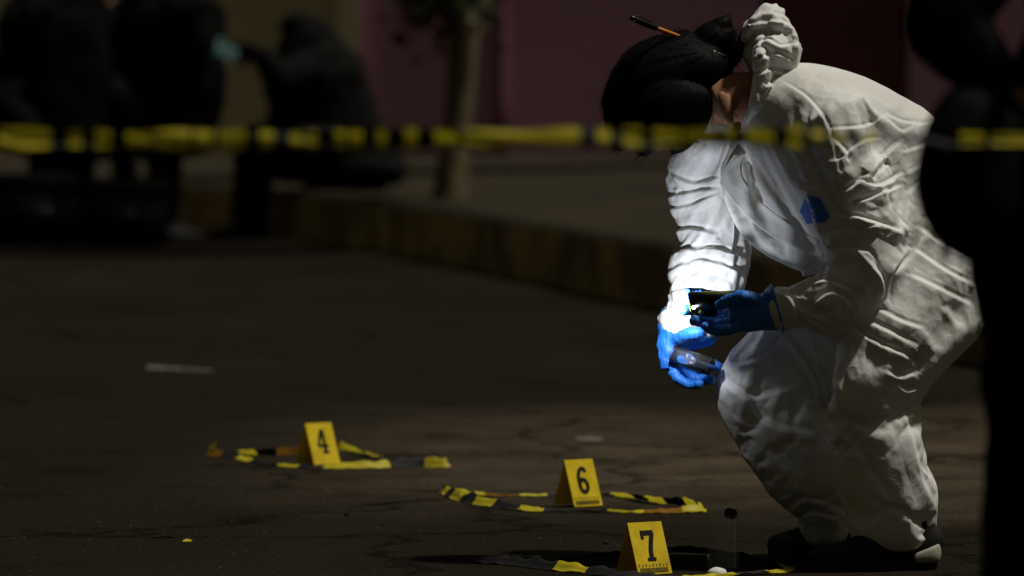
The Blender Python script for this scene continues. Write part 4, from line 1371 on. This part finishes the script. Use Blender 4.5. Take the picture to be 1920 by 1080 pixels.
# ------------------------------------------------------------------ litter and marks on the road
def flat_patch(name, px0, py0, rx, ry, m, z, seed, label, kind='structure'):
    g = G(px0, py0)
    V = [(g.x, g.y, z)]
    n = 26
    for k in range(n):
        an = 2 * math.pi * k / n
        r = 1 + .45 * noise.noise(Vector((math.cos(an) * 1.5, math.sin(an) * 1.5, seed)))
        V.append((g.x + math.cos(an) * rx * r, g.y + math.sin(an) * ry * r, z))
    o = link(name, mesh(name, V, [(0, 1 + k, 1 + (k + 1) % n) for k in range(n)]), m, smooth=False)
    return tag(o, label, kind=kind)
g0, g1 = G(276, 690), G(402, 697)
V = []
for t in np.linspace(0, 1, 15):
    c = g0.lerp(g1, t)
    wv = (.10 - .07 * t) * (1 + .3 * math.sin(t * 31))
    V += [(c.x, c.y - wv, .004), (c.x, c.y + wv, .004)]
tag(link('road_marking', mesh('road_marking', V, [(2 * i, 2 * i + 2, 2 * i + 3, 2 * i + 1) for i in range(14)]), M['paint_white'], smooth=False), 'short worn stroke of white paint on the asphalt', kind='structure')
flat_patch('dust_patch', 1105, 825, .045, .10, M['dust'], .004, 3, 'pale dusty smear on the asphalt')
V, F = [], []
q = G(310, 1011)
tube(V, F, [(q.x - .03, q.y, .004, .003, .003), (q.x, q.y + .01, .006, .003, .003), (q.x + .024, q.y - .004, .004, .002, .002)], 6, 3)
tag(link('twig', mesh('twig', V, F), M['twig']), 'thin dark twig lying on the road at lower left', 'twig')
q = G(352, 1017)
V = [(q.x - .012, q.y - .01, .003), (q.x + .008, q.y - .012, .003), (q.x + .010, q.y + .008, .005), (q.x - .003, q.y + .012, .008), (q.x - .012, q.y + .005, .004)]
tag(link('tape_scrap', mesh('tape_scrap', V, [(0, 1, 2), (0, 2, 4), (2, 3, 4)]), M['tape_y'], smooth=False), 'tiny yellow scrap beside the dark twig', 'scrap')
peb = [(650, 967, .006, 'dark pebble on the road below marker 4'), (1136, 1021, .006, 'dark pebble on the road left of marker 7'), (1476, 1002, .006, 'dark pebble on the road beside the black shoes'), (612, 921, .004, 'tiny pale pebble below marker 4'), (1012, 1012, .0035, 'tiny pale pebble between markers 6 and 7')]
for px_, py_, r_, lb in peb:
    q = G(px_, py_)
    V, F = [], []
    ball(V, F, Vector((q.x, q.y, r_ * .7)), Vector((r_ * 1.2, 0, 0)), Vector((0, r_, 0)), Vector((0, 0, r_ * .75)), 8, 6)
    tag(link('pebble', mesh('pebble', V, F), M['twig'] if r_ > .005 else M['dust']), lb, 'pebble', 'pebbles on the road')
# loose grit
V, F = [], []
for k in range(5200):
    d = random.uniform(12, 24) if k < 4200 else random.uniform(24, 34)
    x = random.uniform(-.092, .092) * d
    r_ = random.choice((.0012, .0016, .002, .003)) * random.uniform(.7, 1.3)
    b_ = len(V)
    for sx, sy, sz in ((1, 0, .3), (-.5, .8, .3), (-.5, -.8, .3), (0, 0, 1.1)):
        V.append((x + sx * r_ * random.uniform(.7, 1.3), d + sy * r_ * random.uniform(.7, 1.3), sz * r_ + .0003))
    F += [(b_, b_ + 1, b_ + 3), (b_ + 1, b_ + 2, b_ + 3), (b_ + 2, b_, b_ + 3)]
tag(link('grit', mesh('grit', V, F), M['stone'], smooth=False), 'fine loose grit scattered over the asphalt', 'grit', kind='stuff')

# ------------------------------------------------------------------ officers by the kerb
def stand(px_, d, facing, z0=0.0, h=1.0, lean=0.0, **over):
    """joints of a standing figure whose feet are at picture column px_ and depth d"""
    x = W(px_, 300, d).x
    f = Vector(facing).normalized(); s = Vector((0, 0, 1)).cross(f)        # s: to the figure's left
    o = Vector((x, d, z0))
    up_ = Vector((0, 0, 1))
    J = dict(hl=o + s * .10 + up_ * .90 * h, hr=o - s * .10 + up_ * .90 * h, kl=o + s * .13 + f * .03 + up_ * .50 * h, kr=o - s * .13 + f * .03 + up_ * .50 * h,
             al=o + s * .15 + up_ * .105, ar=o - s * .15 + up_ * .105, footl=f + s * .2, footr=f - s * .2,
             shl=o + s * .19 + f * lean + up_ * 1.42 * h, shr=o - s * .19 + f * lean + up_ * 1.42 * h, neck=o + f * (lean + .03) + up_ * 1.52 * h, head=o + f * (lean + .07) + up_ * 1.63 * h,
             ell=o + s * .30 + f * (lean + .02) + up_ * 1.13 * h, elr=o - s * .30 + f * (lean + .02) + up_ * 1.13 * h, wrl=o + s * .28 + f * (lean + .2) + up_ * .98 * h, wrr=o - s * .28 + f * (lean + .2) + up_ * .98 * h,
             hup=up_ + f * lean, hfw=f - up_ * .3)
    J.update(over)
    return o, J

o_, J = stand(95, 36.0, (.6, -.4, 0), ell=W(10, 190, 35.8), wrl=W(60, 250, 35.7), elr=W(190, 150, 36.2), wrr=W(230, 190, 36.0))
dressed_person(o_, J, 'person in bulky black clothes, leftmost by the kerb', 'people by the kerb', 1.6, coat=True, glove='black_cloth', poncho=[(110, -60, 36, 62), (104, 40, 36, 96), (98, 150, 36, 112), (104, 262, 36, 96)])
o_, J = stand(192, 37.0, (.3, -1, 0), ell=W(262, 130, 36.8), wrl=W(250, 210, 36.7), elr=W(120, 150, 37.1), wrr=W(140, 210, 36.9))
dressed_person(o_, J, 'person in black standing behind and between the two on the left', 'people by the kerb', 1.5, coat=True, glove='black_cloth')
o_, J = stand(300, 36.3, (1, -.15, 0), lean=.10, elr=W(392, 30, 36.1), wrr=W(384, 98, 35.9), hdr=Vector((1, 0, -.05)), hnr=Vector((0, -1, .25)), ell=W(350, 150, 36.5), wrl=W(330, 200, 36.6))
dressed_person(o_, J, 'person in black with a pale teal glove reaching to the right', 'people by the kerb', 1.6, glove='teal', coat=True, poncho=[(300, -60, 36.3, 60), (305, 40, 36.3, 92), (318, 150, 36.3, 108), (306, 268, 36.3, 88)])

# dark equipment cases standing at the feet of the group
def case(px_, d, w_, h_, dp, rz, label):
    o = Vector((W(px_, 400, d).x, d, 0))
    e = empty('equipment_case', o, label, 'case', 'equipment cases')
    rt = Matrix.Rotation(rz, 3, 'Z')
    bm = bmesh.new(); box(bm, o + Vector((0, 0, h_ * .36 + .003)), w_, dp, h_ * .70, rt, .02); link('shell', from_bm('shell', bm), M['black_cloth'], e)
    bm = bmesh.new(); box(bm, o + Vector((0, 0, h_ * .855 + .006)), w_ * 1.01, dp * 1.01, h_ * .27, rt, .02); link('lid', from_bm('lid', bm), M['black_cloth'], e)
    for k in (-.28, .28):
        bm = bmesh.new(); box(bm, o + rt @ Vector((w_ * k, -dp * .51, h_ * .70)), .05, .02, .07, rt, .004); link('latch', from_bm('latch', bm), M['black_cloth'], e)
    V, F = [], []
    tube(V, F, [(*(o + rt @ Vector((-.09, -dp * .5, h_ * .5))), .012, .012), (*(o + rt @ Vector((-.07, -dp * .5 - .05, h_ * .5))), .012, .012), (*(o + rt @ Vector((.07, -dp * .5 - .05, h_ * .5))), .012, .012), (*(o + rt @ Vector((.09, -dp * .5, h_ * .5))), .012, .012)], 8, 4, side=(0, 0, 1))
    link('handle', mesh('handle', V, F), M['black_plastic'], e)
case(65, 35.2, .52, .44, .34, R(8), 'black equipment case standing at the far left by the kerb')
case(232, 35.3, .50, .40, .34, R(-6), 'black equipment case in front of the person with the teal glove')

# the crouching one: hips low on the kerb, coat spread out
b0 = W(600, 345, 36.6)
o_ = Vector((b0.x, 36.6, KH))
J = dict(hl=W(640, 268, 36.4), hr=W(640, 265, 36.8), kl=W(470, 262, 36.2), kr=W(500, 250, 36.9), al=W(455, 400, 36.3), ar=W(480, 400, 36.7), footl=(-1, -.2, 0), footr=(-1, .1, 0),
         shl=W(585, 128, 36.35), shr=W(585, 128, 36.8), neck=W(566, 98, 36.6), head=W(556, 66, 36.6), ell=W(530, 150, 36.2), elr=W(520, 165, 36.9), wrl=W(486, 98, 36.2), wrr=W(560, 215, 36.8),
         hup=Vector((-.15, 0, 1)), hfw=Vector((-1, -.1, -.25)), hdl=Vector((-1, 0, .1)), hdr=Vector((-1, 0, 0)))
J['al'].z = .105; J['ar'].z = .105
dressed_person(o_, J, 'person hunched in a dark hooded coat on the kerb', 'people by the kerb', 1.5, cloth='dark_cloth', coat=True, glove='black_cloth', poncho=[(574, 38, 36.6, 30), (578, 72, 36.6, 58), (590, 140, 36.6, 88), (604, 215, 36.6, 104), (606, 290, 36.6, 112)])
# dark kit bag under the seated figure
V, F = [], []
tube(V, F, [(*W(520, 318, 36.6), .09, .22), (*W(600, 312, 36.6), .12, .26), (*W(690, 314, 36.6), .12, .26), (*W(750, 322, 36.6), .08, .2)], 18, 5)
me = union('kit_bag', V, F, .014, 3)
a2 = get_co(me); n2 = get_no(me)
a2 = a2 + n2 * np.array([noise.noise(Vector(p) * 8) * .02 for p in a2])[:, None]
a2[:, 2] = np.maximum(a2[:, 2], KH + .002)
set_co(me, a2)
kb = empty('kit_bag', (W(630, 345, 36.6).x, 36.6, KH), 'low dark kit bag lying on the pavement beneath the seated person', 'bag')
link('shell', me, M['dark_cloth'], kb)
V, F = [], []
tube(V, F, [(*W(590, 292, 36.45), .012, .012), (*W(630, 272, 36.4), .012, .012), (*W(680, 290, 36.45), .012, .012)], 8, 5)
link('handle', mesh('handle', V, F), M['black_cloth'], kb)

# ------------------------------------------------------------------ the figure close by on the right
o_, J = stand(2160, 8.35, (.15, 1, 0), ell=W(1768, 40, 8.30), wrl=W(1880, 168, 8.30), shl=W(1965, -330, 8.35), hdl=Vector((.8, .1, -.5)), hnl=Vector((-.3, -.2, 1)))
J['kl'] = W(1950, 700, 8.30); J['al'] = Vector((W(1950, 900, 8.30).x, 8.30, .105)); J['hl'] = W(1955, 400, 8.35)
dressed_person(o_, J, 'person in black seen close up at the right edge, elbow bent', None, .88)
bb = W(1830, 350, 8.28)
hb = empty('shoulder_bag', (bb.x, bb.y, bb.z - .12), 'rounded black bag hanging at the hip of the close person on the right', 'bag')
V, F = [], []
tube(V, F, [(*W(1860, 205, 8.28), .07, .07), (*W(1832, 270, 8.28), .082, .085), (*W(1822, 350, 8.28), .080, .09), (*W(1838, 420, 8.28), .065, .08), (*W(1868, 468, 8.28), .04, .05)], 18, 5)
me = union('shell', V, F, .010, 3)
a2 = get_co(me); n2 = get_no(me)
set_co(me, a2 + n2 * np.array([noise.noise(Vector(p) * 12) * .010 for p in a2])[:, None])
link('shell', me, M['black_cloth'], hb)
V, F = [], []
tube(V, F, [(*W(1860, 215, 8.23), .012, .004), (*W(1940, 60, 8.20), .012, .004), (*W(2050, -200, 8.16), .012, .004), (*W(2120, -400, 8.25), .012, .004)], 8, 6)
link('strap', mesh('strap', V, F), M['black_cloth'], hb)
V, F = [], []
tube(V, F, [(*W(1772, 440, 8.23), .004, .002), (*W(1770, 470, 8.22), .005, .002), (*W(1774, 492, 8.22), .005, .002)], 6, 3)
link('strap_end', mesh('strap_end', V, F), M['black_cloth'], hb)
